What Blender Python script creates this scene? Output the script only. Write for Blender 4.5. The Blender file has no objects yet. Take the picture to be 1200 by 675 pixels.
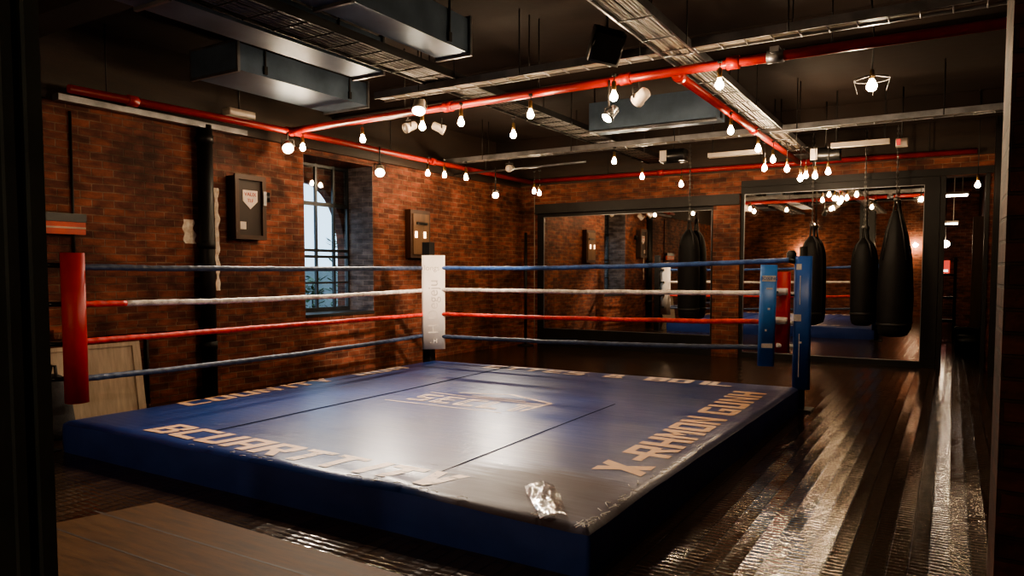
import bpy, bmesh, math, random
from mathutils import Vector, Matrix, noise
random.seed(7)
sc = bpy.context.scene
COL = sc.collection
PI = math.pi

# ------------------------------------------------------------------ mesh helper
class MB:
    def __init__(s):
        s.v = []; s.f = []; s.sm = []
    def add(s, verts, faces, smooth=False):
        o = len(s.v)
        s.v += [tuple(v) for v in verts]
        for f in faces:
            s.f.append(tuple(i + o for i in f)); s.sm.append(smooth)
        return s
    def box(s, x0, y0, z0, x1, y1, z1, rot=None, piv=None):
        vs = [Vector(p) for p in ((x0,y0,z0),(x1,y0,z0),(x1,y1,z0),(x0,y1,z0),(x0,y0,z1),(x1,y0,z1),(x1,y1,z1),(x0,y1,z1))]
        if rot is not None:
            p = Vector(piv) if piv is not None else Vector(((x0+x1)/2,(y0+y1)/2,(z0+z1)/2))
            vs = [p + rot @ (v - p) for v in vs]
        return s.add(vs, [(0,3,2,1),(4,5,6,7),(0,1,5,4),(1,2,6,5),(2,3,7,6),(3,0,4,7)])
    def rbox(s, x0, y0, z0, x1, y1, z1, r, rot=None, piv=None, seg=3):
        """box with rounded vertical edges and softened top/bottom"""
        ring = []
        for cx, cy, a0 in ((x1-r,y1-r,0),(x0+r,y1-r,PI/2),(x0+r,y0+r,PI),(x1-r,y0+r,1.5*PI)):
            for k in range(seg+1):
                a = a0 + PI/2*k/seg
                ring.append((cx, cy, math.cos(a), math.sin(a)))
        lv = []
        for k in range(seg+1):
            a = PI/2*k/seg
            lv.append((z0 + r*(1-math.sin(a)), r*math.cos(a)))
        lv2 = [(z1 - (z-z0), d) for z, d in reversed(lv)]
        prof = lv + lv2
        vs = []
        for z, d in prof:
            k = r - d
            for cx, cy, nx, ny in ring:
                vs.append(Vector((cx + nx*k, cy + ny*k, z)))
        # bottom ring pulled in
        if rot is not None:
            p = Vector(piv) if piv is not None else Vector(((x0+x1)/2,(y0+y1)/2,(z0+z1)/2))
            vs = [p + rot @ (v - p) for v in vs]
        n = len(ring); fs = []
        for j in range(len(prof)-1):
            for i in range(n):
                i2 = (i+1) % n
                fs.append((j*n+i, j*n+i2, (j+1)*n+i2, (j+1)*n+i))
        fs.append(tuple(reversed(range(n)))); fs.append(tuple(range((len(prof)-1)*n, len(prof)*n)))
        return s.add(vs, fs, True)
    def tube(s, pts, r, n=10, cap=True, smooth=True):
        pts = [Vector(p) for p in pts]; m = len(pts)
        rr = r if hasattr(r, '__len__') else [r]*m
        vs = []; up = None
        for i, p in enumerate(pts):
            t = (pts[min(i+1,m-1)] - pts[max(i-1,0)]).normalized()
            if up is None:
                up = t.orthogonal().normalized()
            up = (up - t*up.dot(t)).normalized()
            b = t.cross(up)
            for k in range(n):
                a = 2*PI*k/n
                vs.append(p + (up*math.cos(a) + b*math.sin(a))*rr[i])
        fs = []
        for i in range(m-1):
            for k in range(n):
                k2 = (k+1) % n
                fs.append((i*n+k, i*n+k2, (i+1)*n+k2, (i+1)*n+k))
        s.add(vs, fs, smooth)
        if cap:
            o = len(s.v) - len(vs)
            s.f.append(tuple(o+k for k in reversed(range(n)))); s.sm.append(False)
            s.f.append(tuple(o+(m-1)*n+k for k in range(n))); s.sm.append(False)
        return s
    def lathe(s, prof, cx=0, cy=0, cz=0, n=20, M=None):
        """prof: list of (r, z); axis z at cx, cy. M optional 4x4 applied after."""
        vs = []
        for r, z in prof:
            for k in range(n):
                a = 2*PI*k/n
                vs.append(Vector((r*math.cos(a), r*math.sin(a), z)))
        if M is not None: vs = [M @ v for v in vs]
        vs = [v + Vector((cx, cy, cz)) for v in vs]
        fs = []
        for i in range(len(prof)-1):
            for k in range(n):
                k2 = (k+1) % n
                fs.append((i*n+k, i*n+k2, (i+1)*n+k2, (i+1)*n+k))
        s.add(vs, fs, True)
        o = len(s.v) - len(vs)
        s.f.append(tuple(o+k for k in reversed(range(n)))); s.sm.append(False)
        s.f.append(tuple(o+(len(prof)-1)*n+k for k in range(n))); s.sm.append(False)
        return s
    def prism(s, poly, fn, d0, d1):
        """poly: 2D list; fn(u, v, d) -> 3D point; extruded d0..d1"""
        n = len(poly)
        vs = [fn(u, v, d0) for u, v in poly] + [fn(u, v, d1) for u, v in poly]
        fs = [tuple(range(n)), tuple(reversed(range(n, 2*n)))]
        for i in range(n):
            j = (i+1) % n
            fs.append((i, i+n, j+n, j))
        return s.add(vs, fs)
    def build(s, name, mat, parent=None, off=None):
        me = bpy.data.meshes.new(name)
        vs = s.v
        if off is not None:
            vs = [(v[0]-off[0], v[1]-off[1], v[2]-off[2]) for v in vs]
        me.from_pydata(vs, [], s.f)
        me.polygons.foreach_set('use_smooth', s.sm)
        bm = bmesh.new(); bm.from_mesh(me); bmesh.ops.recalc_face_normals(bm, faces=bm.faces); bm.to_mesh(me); bm.free()
        me.materials.append(mat); me.update()
        o = bpy.data.objects.new(name, me); COL.objects.link(o)
        if parent is not None: o.parent = parent
        return o

def part(name, mb, mat, parent):
    """mesh given in world coordinates, made a child of an (unrotated) parent"""
    w = Vector((0,0,0)); p = parent
    while p is not None:
        w += p.location; p = p.parent
    return mb.build(name, mat, parent, off=w)

def tag(o, label, cat, group=None, kind=None):
    if label: o['label'] = label
    if cat: o['category'] = cat
    if group: o['group'] = group
    if kind: o['kind'] = kind
    return o
def thing(name, label, cat, loc=(0,0,0), group=None):
    o = bpy.data.objects.new(name, None); COL.objects.link(o)
    o.location = loc; o.empty_display_size = .1
    return tag(o, label, cat, group)
def struct(name, mb, mat, parent=None):
    o = mb.build(name, mat, parent)
    if parent is None: o['kind'] = 'structure'
    return o
def dup(root, loc, label, group=None):
    r = root.copy(); COL.objects.link(r); r.location = loc
    r['label'] = label
    if group: r['group'] = group
    for ch in list(root.children):
        c = ch.copy(); COL.objects.link(c); c.parent = r
        for g in list(ch.children):
            d = g.copy(); COL.objects.link(d); d.parent = c
    return r

# ------------------------------------------------------------------ materials
def new_mat(name):
    m = bpy.data.materials.new(name); m.use_nodes = True
    nt = m.node_tree; nt.nodes.clear()
    out = nt.nodes.new('ShaderNodeOutputMaterial')
    return m, nt, out
def N(nt, typ, **kw):
    n = nt.nodes.new(typ)
    for k, v in kw.items():
        if k in n.inputs: n.inputs[k].default_value = v
        else: setattr(n, k, v)
    return n
def rgba(c): return (c[0], c[1], c[2], 1.0)
def surf(name, col, rough=.5, metal=0., col2=None, scale=6., bump=0., bscale=40., rvar=.1, coat=0., stretch=(1,1,1), spec=.5, aniso=0.):
    """principled with noise-mixed colour, noise roughness and noise bump, in object space"""
    m, nt, out = new_mat(name)
    p = N(nt, 'ShaderNodeBsdfPrincipled', Metallic=metal)
    p.inputs['Coat Weight'].default_value = coat
    p.inputs['Specular IOR Level'].default_value = spec
    tc = N(nt, 'ShaderNodeTexCoord'); mp = N(nt, 'ShaderNodeMapping'); mp.inputs['Scale'].default_value = stretch
    nt.links.new(tc.outputs['Object'], mp.inputs['Vector'])
    n1 = N(nt, 'ShaderNodeTexNoise', Scale=scale, Detail=5.0, Roughness=.6)
    nt.links.new(mp.outputs[0], n1.inputs['Vector'])
    rp = N(nt, 'ShaderNodeValToRGB')
    rp.color_ramp.elements[0].position = .32; rp.color_ramp.elements[1].position = .68
    c2 = col2 if col2 else tuple(c*.6 for c in col)
    rp.color_ramp.elements[0].color = rgba(c2); rp.color_ramp.elements[1].color = rgba(col)
    nt.links.new(n1.outputs['Fac'], rp.inputs[0]); nt.links.new(rp.outputs[0], p.inputs['Base Color'])
    mr = N(nt, 'ShaderNodeMapRange'); mr.inputs['To Min'].default_value = max(0, rough-rvar); mr.inputs['To Max'].default_value = min(1, rough+rvar)
    nt.links.new(n1.outputs['Fac'], mr.inputs[0]); nt.links.new(mr.outputs[0], p.inputs['Roughness'])
    if bump > 0:
        n2 = N(nt, 'ShaderNodeTexNoise', Scale=bscale, Detail=4.0)
        nt.links.new(mp.outputs[0], n2.inputs['Vector'])
        b = N(nt, 'ShaderNodeBump', Strength=bump, Distance=.01)
        nt.links.new(n2.outputs['Fac'], b.inputs['Height']); nt.links.new(b.outputs[0], p.inputs['Normal'])
    nt.links.new(p.outputs[0], out.inputs[0])
    return m
def emit(name, col, strength):
    m, nt, out = new_mat(name)
    e = N(nt, 'ShaderNodeEmission', Color=rgba(col), Strength=strength)
    nt.links.new(e.outputs[0], out.inputs[0]); return m

def brick_mat(name, c1, c2, mortar, dark=.35, patch=None):
    m, nt, out = new_mat(name)
    L = nt.links.new
    p = N(nt, 'ShaderNodeBsdfPrincipled'); p.inputs['Specular IOR Level'].default_value = .18
    g = N(nt, 'ShaderNodeNewGeometry'); sp = N(nt, 'ShaderNodeSeparateXYZ'); L(g.outputs['Position'], sp.inputs[0])
    ad = N(nt, 'ShaderNodeMath', operation='ADD'); L(sp.outputs[0], ad.inputs[0]); L(sp.outputs[1], ad.inputs[1])
    cb = N(nt, 'ShaderNodeCombineXYZ'); L(ad.outputs[0], cb.inputs[0]); L(sp.outputs[2], cb.inputs[1])
    # slight waviness of the courses
    nw = N(nt, 'ShaderNodeTexNoise', Scale=2.2, Detail=2.0); L(g.outputs['Position'], nw.inputs['Vector'])
    mx = N(nt, 'ShaderNodeVectorMath', operation='MULTIPLY_ADD'); mx.inputs[1].default_value = (.035,.03,0); L(nw.outputs['Color'], mx.inputs[0]); L(cb.outputs[0], mx.inputs[2])
    bt = N(nt, 'ShaderNodeTexBrick', Scale=1.0); bt.inputs['Mortar Size'].default_value = .007; bt.inputs['Mortar Smooth'].default_value = .35
    bt.inputs['Bias'].default_value = -.1; bt.inputs['Brick Width'].default_value = .225; bt.inputs['Row Height'].default_value = .078
    bt.inputs['Color1'].default_value = rgba(c1); bt.inputs['Color2'].default_value = rgba(c2); bt.inputs['Mortar'].default_value = rgba(mortar)
    L(mx.outputs[0], bt.inputs['Vector'])
    # soot and wear at two scales
    n1 = N(nt, 'ShaderNodeTexNoise', Scale=1.3, Detail=6.0, Roughness=.65); L(g.outputs['Position'], n1.inputs['Vector'])
    r1 = N(nt, 'ShaderNodeValToRGB'); r1.color_ramp.elements[0].position = .36; r1.color_ramp.elements[1].position = .64
    r1.color_ramp.elements[0].color = (dark,dark,dark,1); r1.color_ramp.elements[1].color = (1.25,1.2,1.15,1)
    L(n1.outputs['Fac'], r1.inputs[0])
    m1 = N(nt, 'ShaderNodeMix', data_type='RGBA', blend_type='MULTIPLY'); m1.inputs['Factor'].default_value = 1
    L(bt.outputs['Color'], m1.inputs[6]); L(r1.outputs[0], m1.inputs[7])
    mp = N(nt, 'ShaderNodeMapping'); mp.inputs['Scale'].default_value = (4.4, 12.8, 1); L(cb.outputs[0], mp.inputs['Vector'])
    n2 = N(nt, 'ShaderNodeTexNoise', Scale=1.0, Detail=3.0, Roughness=.5); L(mp.outputs[0], n2.inputs['Vector'])
    r2 = N(nt, 'ShaderNodeValToRGB'); r2.color_ramp.elements[0].position = .34; r2.color_ramp.elements[1].position = .62
    r2.color_ramp.elements[0].color = (.4,.36,.36,1); r2.color_ramp.elements[1].color = (1.1,1.1,1.1,1)
    L(n2.outputs['Fac'], r2.inputs[0])
    m2 = N(nt, 'ShaderNodeMix', data_type='RGBA', blend_type='MULTIPLY'); m2.inputs['Factor'].default_value = .85
    L(m1.outputs[2], m2.inputs[6]); L(r2.outputs[0], m2.inputs[7])
    L(m2.outputs[2], p.inputs['Base Color'])
    p.inputs['Roughness'].default_value = .62
    n3 = N(nt, 'ShaderNodeTexNoise', Scale=45.0, Detail=4.0); L(g.outputs['Position'], n3.inputs['Vector'])
    ma = N(nt, 'ShaderNodeMath', operation='MULTIPLY_ADD'); ma.inputs[1].default_value = .35; L(n3.outputs['Fac'], ma.inputs[0])
    inv = N(nt, 'ShaderNodeMath', operation='SUBTRACT'); inv.inputs[0].default_value = 1; L(bt.outputs['Fac'], inv.inputs[1]); L(inv.outputs[0], ma.inputs[2])
    b = N(nt, 'ShaderNodeBump', Strength=.9, Distance=.012); L(ma.outputs[0], b.inputs['Height']); L(b.outputs[0], p.inputs['Normal'])
    L(p.outputs[0], out.inputs[0])
    return m

def floor_mat():
    m, nt, out = new_mat('dark_planks'); L = nt.links.new
    p = N(nt, 'ShaderNodeBsdfPrincipled'); p.inputs['Specular IOR Level'].default_value = .3
    g = N(nt, 'ShaderNodeNewGeometry'); sp = N(nt, 'ShaderNodeSeparateXYZ'); L(g.outputs['Position'], sp.inputs[0])
    cb = N(nt, 'ShaderNodeCombineXYZ'); L(sp.outputs[1], cb.inputs[0]); L(sp.outputs[0], cb.inputs[1])
    bt = N(nt, 'ShaderNodeTexBrick', Scale=1.0); bt.inputs['Mortar Size'].default_value = .006; bt.inputs['Mortar Smooth'].default_value = .3
    bt.inputs['Brick Width'].default_value = 2.7; bt.inputs['Row Height'].default_value = .088; bt.inputs['Bias'].default_value = 0
    bt.inputs['Color1'].default_value = (.055,.033,.021,1); bt.inputs['Color2'].default_value = (.026,.016,.010,1); bt.inputs['Mortar'].default_value = (.012,.008,.005,1)
    L(cb.outputs[0], bt.inputs['Vector'])
    mp = N(nt, 'ShaderNodeMapping'); mp.inputs['Scale'].default_value = (14, 1.2, 1); L(g.outputs['Position'], mp.inputs['Vector'])
    n1 = N(nt, 'ShaderNodeTexNoise', Scale=2.0, Detail=6.0, Roughness=.65); L(mp.outputs[0], n1.inputs['Vector'])
    r1 = N(nt, 'ShaderNodeValToRGB'); r1.color_ramp.elements[0].position=.3; r1.color_ramp.elements[1].position=.7
    r1.color_ramp.elements[0].color=(.5,.5,.5,1); r1.color_ramp.elements[1].color=(1.2,1.2,1.2,1); L(n1.outputs['Fac'], r1.inputs[0])
    mm = N(nt, 'ShaderNodeMix', data_type='RGBA', blend_type='MULTIPLY'); mm.inputs['Factor'].default_value=1
    L(bt.outputs['Color'], mm.inputs[6]); L(r1.outputs[0], mm.inputs[7]); L(mm.outputs[2], p.inputs['Base Color'])
    mp4 = N(nt, 'ShaderNodeMapping'); mp4.inputs['Scale'].default_value=(12,1.4,1); L(g.outputs['Position'], mp4.inputs['Vector'])
    n4 = N(nt, 'ShaderNodeTexNoise', Scale=1.6, Detail=6.0, Roughness=.7); L(mp4.outputs[0], n4.inputs['Vector'])
    mr = N(nt, 'ShaderNodeMapRange'); mr.inputs['From Min'].default_value=.3; mr.inputs['From Max'].default_value=.7
    mr.inputs['To Min'].default_value=.07; mr.inputs['To Max'].default_value=.20; L(n4.outputs['Fac'], mr.inputs[0]); L(mr.outputs[0], p.inputs['Roughness'])
    # each board slightly cupped and tilted, with fine ripples across it
    dv = N(nt, 'ShaderNodeMath', operation='DIVIDE'); dv.inputs[1].default_value=.088; L(sp.outputs[0], dv.inputs[0])
    fr = N(nt, 'ShaderNodeMath', operation='FRACT'); L(dv.outputs[0], fr.inputs[0])
    fl = N(nt, 'ShaderNodeMath', operation='FLOOR'); L(dv.outputs[0], fl.inputs[0])
    wn = N(nt, 'ShaderNodeTexWhiteNoise', noise_dimensions='1D'); L(fl.outputs[0], wn.inputs['W'])
    c5 = N(nt, 'ShaderNodeMath', operation='SUBTRACT'); c5.inputs[1].default_value=.5; L(fr.outputs[0], c5.inputs[0])
    sq = N(nt, 'ShaderNodeMath', operation='POWER'); sq.inputs[1].default_value=2; ab = N(nt, 'ShaderNodeMath', operation='ABSOLUTE'); L(c5.outputs[0], ab.inputs[0]); L(ab.outputs[0], sq.inputs[0])
    t1 = N(nt, 'ShaderNodeMath', operation='SUBTRACT'); t1.inputs[1].default_value=.5; L(wn.outputs['Value'], t1.inputs[0])
    t2 = N(nt, 'ShaderNodeMath', operation='MULTIPLY'); t3 = N(nt, 'ShaderNodeMath', operation='MULTIPLY'); t3.inputs[1].default_value=.30; L(t1.outputs[0], t3.inputs[0]); L(t3.outputs[0], t2.inputs[0]); L(c5.outputs[0], t2.inputs[1])
    h1 = N(nt, 'ShaderNodeMath', operation='MULTIPLY_ADD'); h1.inputs[1].default_value=.45; L(sq.outputs[0], h1.inputs[0]); L(t2.outputs[0], h1.inputs[2])
    wv = N(nt, 'ShaderNodeTexWave', wave_type='BANDS', bands_direction='Y', Scale=7.0, Distortion=2.5); wv.inputs['Detail'].default_value = 2.0; wv.inputs['Detail Scale'].default_value = 2.0
    L(g.outputs['Position'], wv.inputs['Vector'])
    h2 = N(nt, 'ShaderNodeMath', operation='MULTIPLY_ADD'); h2.inputs[1].default_value=.15; L(wv.outputs['Fac'], h2.inputs[0]); L(h1.outputs[0], h2.inputs[2])
    inv = N(nt, 'ShaderNodeMath', operation='MULTIPLY_ADD'); inv.inputs[1].default_value=-.5; L(bt.outputs['Fac'], inv.inputs[0]); L(h2.outputs[0], inv.inputs[2])
    b = N(nt, 'ShaderNodeBump', Strength=.8, Distance=.008); L(inv.outputs[0], b.inputs['Height']); L(b.outputs[0], p.inputs['Normal'])
    L(p.outputs[0], out.inputs[0]); return m

def canvas_mat():
    m, nt, out = new_mat('blue_ring_vinyl'); L = nt.links.new
    p = N(nt, 'ShaderNodeBsdfPrincipled')
    g = N(nt, 'ShaderNodeNewGeometry')
    def nz(scale, sx, sy, det=5., ro=.6, rot=0):
        mp = N(nt, 'ShaderNodeMapping'); mp.inputs['Scale'].default_value=(sx,sy,1); mp.inputs['Rotation'].default_value=(0,0,rot); L(g.outputs['Position'], mp.inputs['Vector'])
        n = N(nt, 'ShaderNodeTexNoise', Scale=scale, Detail=det, Roughness=ro); L(mp.outputs[0], n.inputs['Vector']); return n
    a = nz(1.1, 1, 1); st = nz(3.0, .8, 9., 6., .7, .25); fine = nz(26., 1, 1)
    r = N(nt, 'ShaderNodeValToRGB'); e = r.color_ramp.elements
    e[0].position=.34; e[0].color=(.005,.020,.10,1); e[1].position=.66; e[1].color=(.009,.036,.165,1); L(a.outputs['Fac'], r.inputs[0])
    # dusty scuffs
    r2 = N(nt, 'ShaderNodeValToRGB'); r2.color_ramp.elements[0].position=.52; r2.color_ramp.elements[1].position=.8
    r2.color_ramp.elements[0].color=(0,0,0,1); r2.color_ramp.elements[1].color=(.42,.42,.42,1); L(st.outputs['Fac'], r2.inputs[0])
    mx = N(nt, 'ShaderNodeMix', data_type='RGBA'); mx.inputs[7].default_value=(.07,.10,.19,1); L(r2.outputs[0], mx.inputs[0]); L(r.outputs[0], mx.inputs[6])
    # brownish reflection and lost sheen painted as a patch near the front corner, and bleached worn edge
    sp = N(nt, 'ShaderNodeSeparateXYZ'); L(g.outputs['Position'], sp.inputs[0])
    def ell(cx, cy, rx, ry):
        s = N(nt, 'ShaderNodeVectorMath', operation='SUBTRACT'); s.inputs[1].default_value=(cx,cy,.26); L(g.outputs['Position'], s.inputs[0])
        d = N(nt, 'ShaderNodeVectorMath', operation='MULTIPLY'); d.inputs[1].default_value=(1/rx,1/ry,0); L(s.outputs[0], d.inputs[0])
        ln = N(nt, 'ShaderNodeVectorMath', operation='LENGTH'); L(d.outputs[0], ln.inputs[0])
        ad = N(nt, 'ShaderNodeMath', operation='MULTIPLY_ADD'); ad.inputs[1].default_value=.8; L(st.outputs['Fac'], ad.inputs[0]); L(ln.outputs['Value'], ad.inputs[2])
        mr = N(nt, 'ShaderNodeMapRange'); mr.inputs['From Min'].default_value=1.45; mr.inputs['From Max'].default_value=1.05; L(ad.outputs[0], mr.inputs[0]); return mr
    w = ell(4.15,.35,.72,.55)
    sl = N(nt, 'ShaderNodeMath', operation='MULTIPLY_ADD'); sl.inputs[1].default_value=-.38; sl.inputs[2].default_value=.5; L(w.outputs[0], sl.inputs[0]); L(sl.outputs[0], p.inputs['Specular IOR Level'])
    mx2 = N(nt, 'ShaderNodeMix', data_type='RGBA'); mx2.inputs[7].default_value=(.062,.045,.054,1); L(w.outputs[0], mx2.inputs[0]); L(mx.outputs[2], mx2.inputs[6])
    # grey scuffed margin outside the right hand lettering
    sub = N(nt, 'ShaderNodeMath', operation='MULTIPLY_ADD'); sub.inputs[1].default_value=.5; L(st.outputs['Fac'], sub.inputs[0]); L(sp.outputs[0], sub.inputs[2])
    mr = N(nt, 'ShaderNodeMapRange'); mr.inputs['From Min'].default_value=4.62; mr.inputs['From Max'].default_value=4.86; mr.inputs['To Max'].default_value=.55; L(sub.outputs[0], mr.inputs[0])
    mx3 = N(nt, 'ShaderNodeMix', data_type='RGBA'); mx3.inputs[7].default_value=(.1,.095,.14,1); L(mr.outputs[0], mx3.inputs[0]); L(mx2.outputs[2], mx3.inputs[6])
    L(mx3.outputs[2], p.inputs['Base Color'])
    rr = N(nt, 'ShaderNodeMapRange'); rr.inputs['From Min'].default_value=.3; rr.inputs['From Max'].default_value=.7; rr.inputs['To Min'].default_value=.37; rr.inputs['To Max'].default_value=.27
    L(st.outputs['Fac'], rr.inputs[0])
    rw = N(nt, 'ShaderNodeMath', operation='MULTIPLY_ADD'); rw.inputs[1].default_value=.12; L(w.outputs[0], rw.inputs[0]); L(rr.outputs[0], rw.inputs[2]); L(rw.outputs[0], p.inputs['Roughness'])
    ba = N(nt, 'ShaderNodeMath', operation='MULTIPLY_ADD'); ba.inputs[1].default_value=.25; L(fine.outputs['Fac'], ba.inputs[0]); L(st.outputs['Fac'], ba.inputs[2])
    b = N(nt, 'ShaderNodeBump', Strength=.14, Distance=.012); L(ba.outputs[0], b.inputs['Height']); L(b.outputs[0], p.inputs['Normal'])
    L(p.outputs[0], out.inputs[0]); return m

def rope_mat(name, c, rough=.5):
    m, nt, out = new_mat(name); L = nt.links.new
    p = N(nt, 'ShaderNodeBsdfPrincipled', Roughness=rough)
    tc = N(nt, 'ShaderNodeTexCoord')
    n = N(nt, 'ShaderNodeTexNoise', Scale=9.0, Detail=5.0, Roughness=.7); L(tc.outputs['Object'], n.inputs['Vector'])
    r = N(nt, 'ShaderNodeValToRGB'); e=r.color_ramp.elements; e[0].position=.34; e[0].color=rgba(tuple(x*.45 for x in c)); e[1].position=.58; e[1].color=rgba(c)
    L(n.outputs['Fac'], r.inputs[0]); L(r.outputs[0], p.inputs['Base Color'])
    w = N(nt, 'ShaderNodeTexWave', wave_type='BANDS', bands_direction='DIAGONAL', Scale=7.0, Distortion=2.0); L(tc.outputs['Object'], w.inputs['Vector'])
    b = N(nt, 'ShaderNodeBump', Strength=.35, Distance=.006); L(w.outputs['Fac'], b.inputs['Height']); L(b.outputs[0], p.inputs['Normal'])
    L(p.outputs[0], out.inputs[0]); return m

def worn_print(name, c, cover=.5):
    """printed lettering, worn through in specks"""
    m, nt, out = new_mat(name); L = nt.links.new
    p = N(nt, 'ShaderNodeBsdfPrincipled', Roughness=.45); tr = N(nt, 'ShaderNodeBsdfTransparent')
    g = N(nt, 'ShaderNodeNewGeometry'); mp = N(nt, 'ShaderNodeMapping'); mp.inputs['Scale'].default_value=(3,16,1); mp.inputs['Rotation'].default_value=(0,0,.25); L(g.outputs['Position'], mp.inputs['Vector'])
    n = N(nt, 'ShaderNodeTexNoise', Scale=2.0, Detail=6.0, Roughness=.7); L(mp.outputs[0], n.inputs['Vector'])
    r = N(nt, 'ShaderNodeValToRGB'); e=r.color_ramp.elements; e[0].position=1-cover-.07; e[0].color=(0,0,0,1); e[1].position=1-cover+.05; e[1].color=(1,1,1,1)
    L(n.outputs['Fac'], r.inputs[0])
    n2 = N(nt, 'ShaderNodeTexNoise', Scale=20.0, Detail=3.0); L(g.outputs['Position'], n2.inputs['Vector'])
    r2 = N(nt, 'ShaderNodeValToRGB'); r2.color_ramp.elements[0].color=rgba(tuple(x*.75 for x in c)); r2.color_ramp.elements[1].color=rgba(tuple(min(1,x*1.1) for x in c)); L(n2.outputs['Fac'], r2.inputs[0]); L(r2.outputs[0], p.inputs['Base Color'])
    ms = N(nt, 'ShaderNodeMixShader'); L(r.outputs[0], ms.inputs[0]); L(tr.outputs[0], ms.inputs[1]); L(p.outputs[0], ms.inputs[2]); L(ms.outputs[0], out.inputs[0])
    return m

def clear_mat(name, tint, gloss=.08, rough=0.02, fres=True, bump=0):
    m, nt, out = new_mat(name); L = nt.links.new
    t = N(nt, 'ShaderNodeBsdfTransparent', Color=rgba(tint)); gl = N(nt, 'ShaderNodeBsdfGlossy', Color=(1,1,1,1), Roughness=rough)
    ms = N(nt, 'ShaderNodeMixShader')
    if fres:
        f = N(nt, 'ShaderNodeFresnel', IOR=1.5); L(f.outputs[0], ms.inputs[0])
    else: ms.inputs[0].default_value = gloss
    L(t.outputs[0], ms.inputs[1]); L(gl.outputs[0], ms.inputs[2]); L(ms.outputs[0], out.inputs[0]); return m

M = {}
M['brick'] = brick_mat('red_brick', (.29,.094,.058), (.115,.044,.031), (.25,.15,.10))
M['brick_dim'] = brick_mat('shaded_brick', (.10,.034,.018), (.05,.018,.011), (.055,.032,.02))  # darker brick copy, shade on right wall and pier put into colour
M['brick_grey'] = brick_mat('painted_grey_brick', (.24,.21,.22), (.13,.12,.13), (.30,.26,.25), dark=.55)
M['floor'] = floor_mat()
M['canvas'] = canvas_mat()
M['skirt'] = surf('navy_skirt', (.024,.058,.25), .45, col2=(.017,.042,.19), scale=3, bump=.25, bscale=14)
M['peach'] = worn_print('worn_peach_print', (.62,.37,.22), .66)
M['peach_far'] = worn_print('pale_print', (.66,.50,.40), .68)
M['glare_faded'] = worn_print('glare_faded_print', (.72,.50,.35), .6)  # glare over these letters put into the print as thinner, paler colour
M['faint'] = worn_print('faint_print', (.62,.44,.33), .60)
M['seam'] = surf('seam_navy', (.004,.008,.03), .9, spec=.05)
M['black_steel'] = surf('black_steel', (.010,.009,.008), .5, col2=(.006,.005,.005), scale=5, bump=.1, spec=.3)
M['grey_steel'] = surf('dark_grey_steel', (.026,.023,.021), .55, col2=(.015,.013,.012), scale=4, bump=.15, spec=.3)
M['green_black'] = surf('green_black_paint', (.05,.058,.056), .4, col2=(.03,.036,.036), scale=4, bump=.15)
M['galv'] = surf('galvanised_steel', (.30,.30,.31), .36, .85, col2=(.17,.17,.18), scale=5, bump=.1, bscale=15)
M['duct'] = surf('duct_sheet', (.15,.21,.29), .4, .55, col2=(.09,.13,.18), scale=2.5, bump=.12, bscale=8)
M['red_pipe'] = surf('red_pipe_paint', (.40,.020,.012), .36, col2=(.26,.012,.008), scale=5, bump=.1)
M['cable_grey'] = surf('grey_cables', (.34,.29,.23), .42, col2=(.2,.17,.13), scale=8)
M['cable_dark'] = surf('dark_cables', (.05,.04,.033), .35, col2=(.02,.017,.015), scale=9, bump=.3)
M['ceil'] = surf('dark_ceiling', (.022,.010,.006), .8, col2=(.010,.005,.003), scale=1.5, bump=.3, bscale=8)  # near-black brown, mottled by noise
M['timber'] = surf('dark_timber', (.035,.019,.011), .65, col2=(.018,.010,.006), scale=3, stretch=(1,1,6), bump=.2)
M['tan_wood'] = surf('tan_wood', (.17,.085,.04), .5, col2=(.09,.045,.022), scale=3, stretch=(3,3,.5))
M['ply'] = surf('plywood', (.10,.047,.016), .6, col2=(.045,.021,.007), scale=3, stretch=(1,9,1), bump=.15, spec=.15)
M['limed'] = surf('limewashed_board', (.66,.54,.41), .6, col2=(.46,.36,.26), scale=2.5, stretch=(1,9,1.2), bump=.1)
M['red_vinyl'] = surf('red_vinyl', (.50,.016,.013), .48, col2=(.38,.012,.01), scale=4, bump=.15, bscale=12)
M['white_vinyl'] = surf('white_vinyl', (.92,.84,.75), .45, col2=(.82,.73,.64), scale=4, bump=.12, bscale=12)
M['blue_vinyl'] = surf('blue_vinyl', (.04,.19,.55), .38, col2=(.03,.13,.42), scale=4, bump=.15, bscale=12)
M['blue_dark'] = surf('deep_blue_vinyl', (.03,.115,.42), .4, col2=(.02,.08,.32), scale=4, bump=.15, bscale=12)
M['emboss'] = surf('embossed_grey', (.72,.64,.56), .5)
M['white_tape'] = surf('white_tape', (.75,.70,.66), .5, col2=(.45,.42,.4), scale=20)
M['black_leather'] = surf('black_leather', (.008,.0072,.007), .62, spec=.22, col2=(.004,.0038,.0038), scale=6, bump=.35, bscale=10)
M['black_strap'] = surf('black_strap', (.018,.017,.016), .5)
M['chain'] = surf('chain_steel', (.25,.24,.23), .3, .9)
M['mirror'] = surf('mirror_glass', (.72,.68,.62), .015, 1.0, col2=(.66,.62,.57), scale=1.5, rvar=.006)
M['rope_blue'] = rope_mat('blue_rope', (.06,.14,.40)); M['rope_white'] = rope_mat('white_rope', (.92,.85,.77)); M['rope_red'] = rope_mat('red_rope', (.78,.05,.035))
M['rope_navy'] = rope_mat('navy_rope', (.05,.075,.14))
M['frame_wood'] = surf('brown_cabinet', (.06,.023,.011), .5, col2=(.032,.013,.007), scale=5, stretch=(1,1,.4))
M['cab_dark'] = surf('cabinet_back', (.03,.016,.011), .55)
M['shield'] = surf('white_shield', (.72,.60,.52), .5)
M['red_ink'] = surf('red_ink', (.45,.03,.025), .5)
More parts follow.
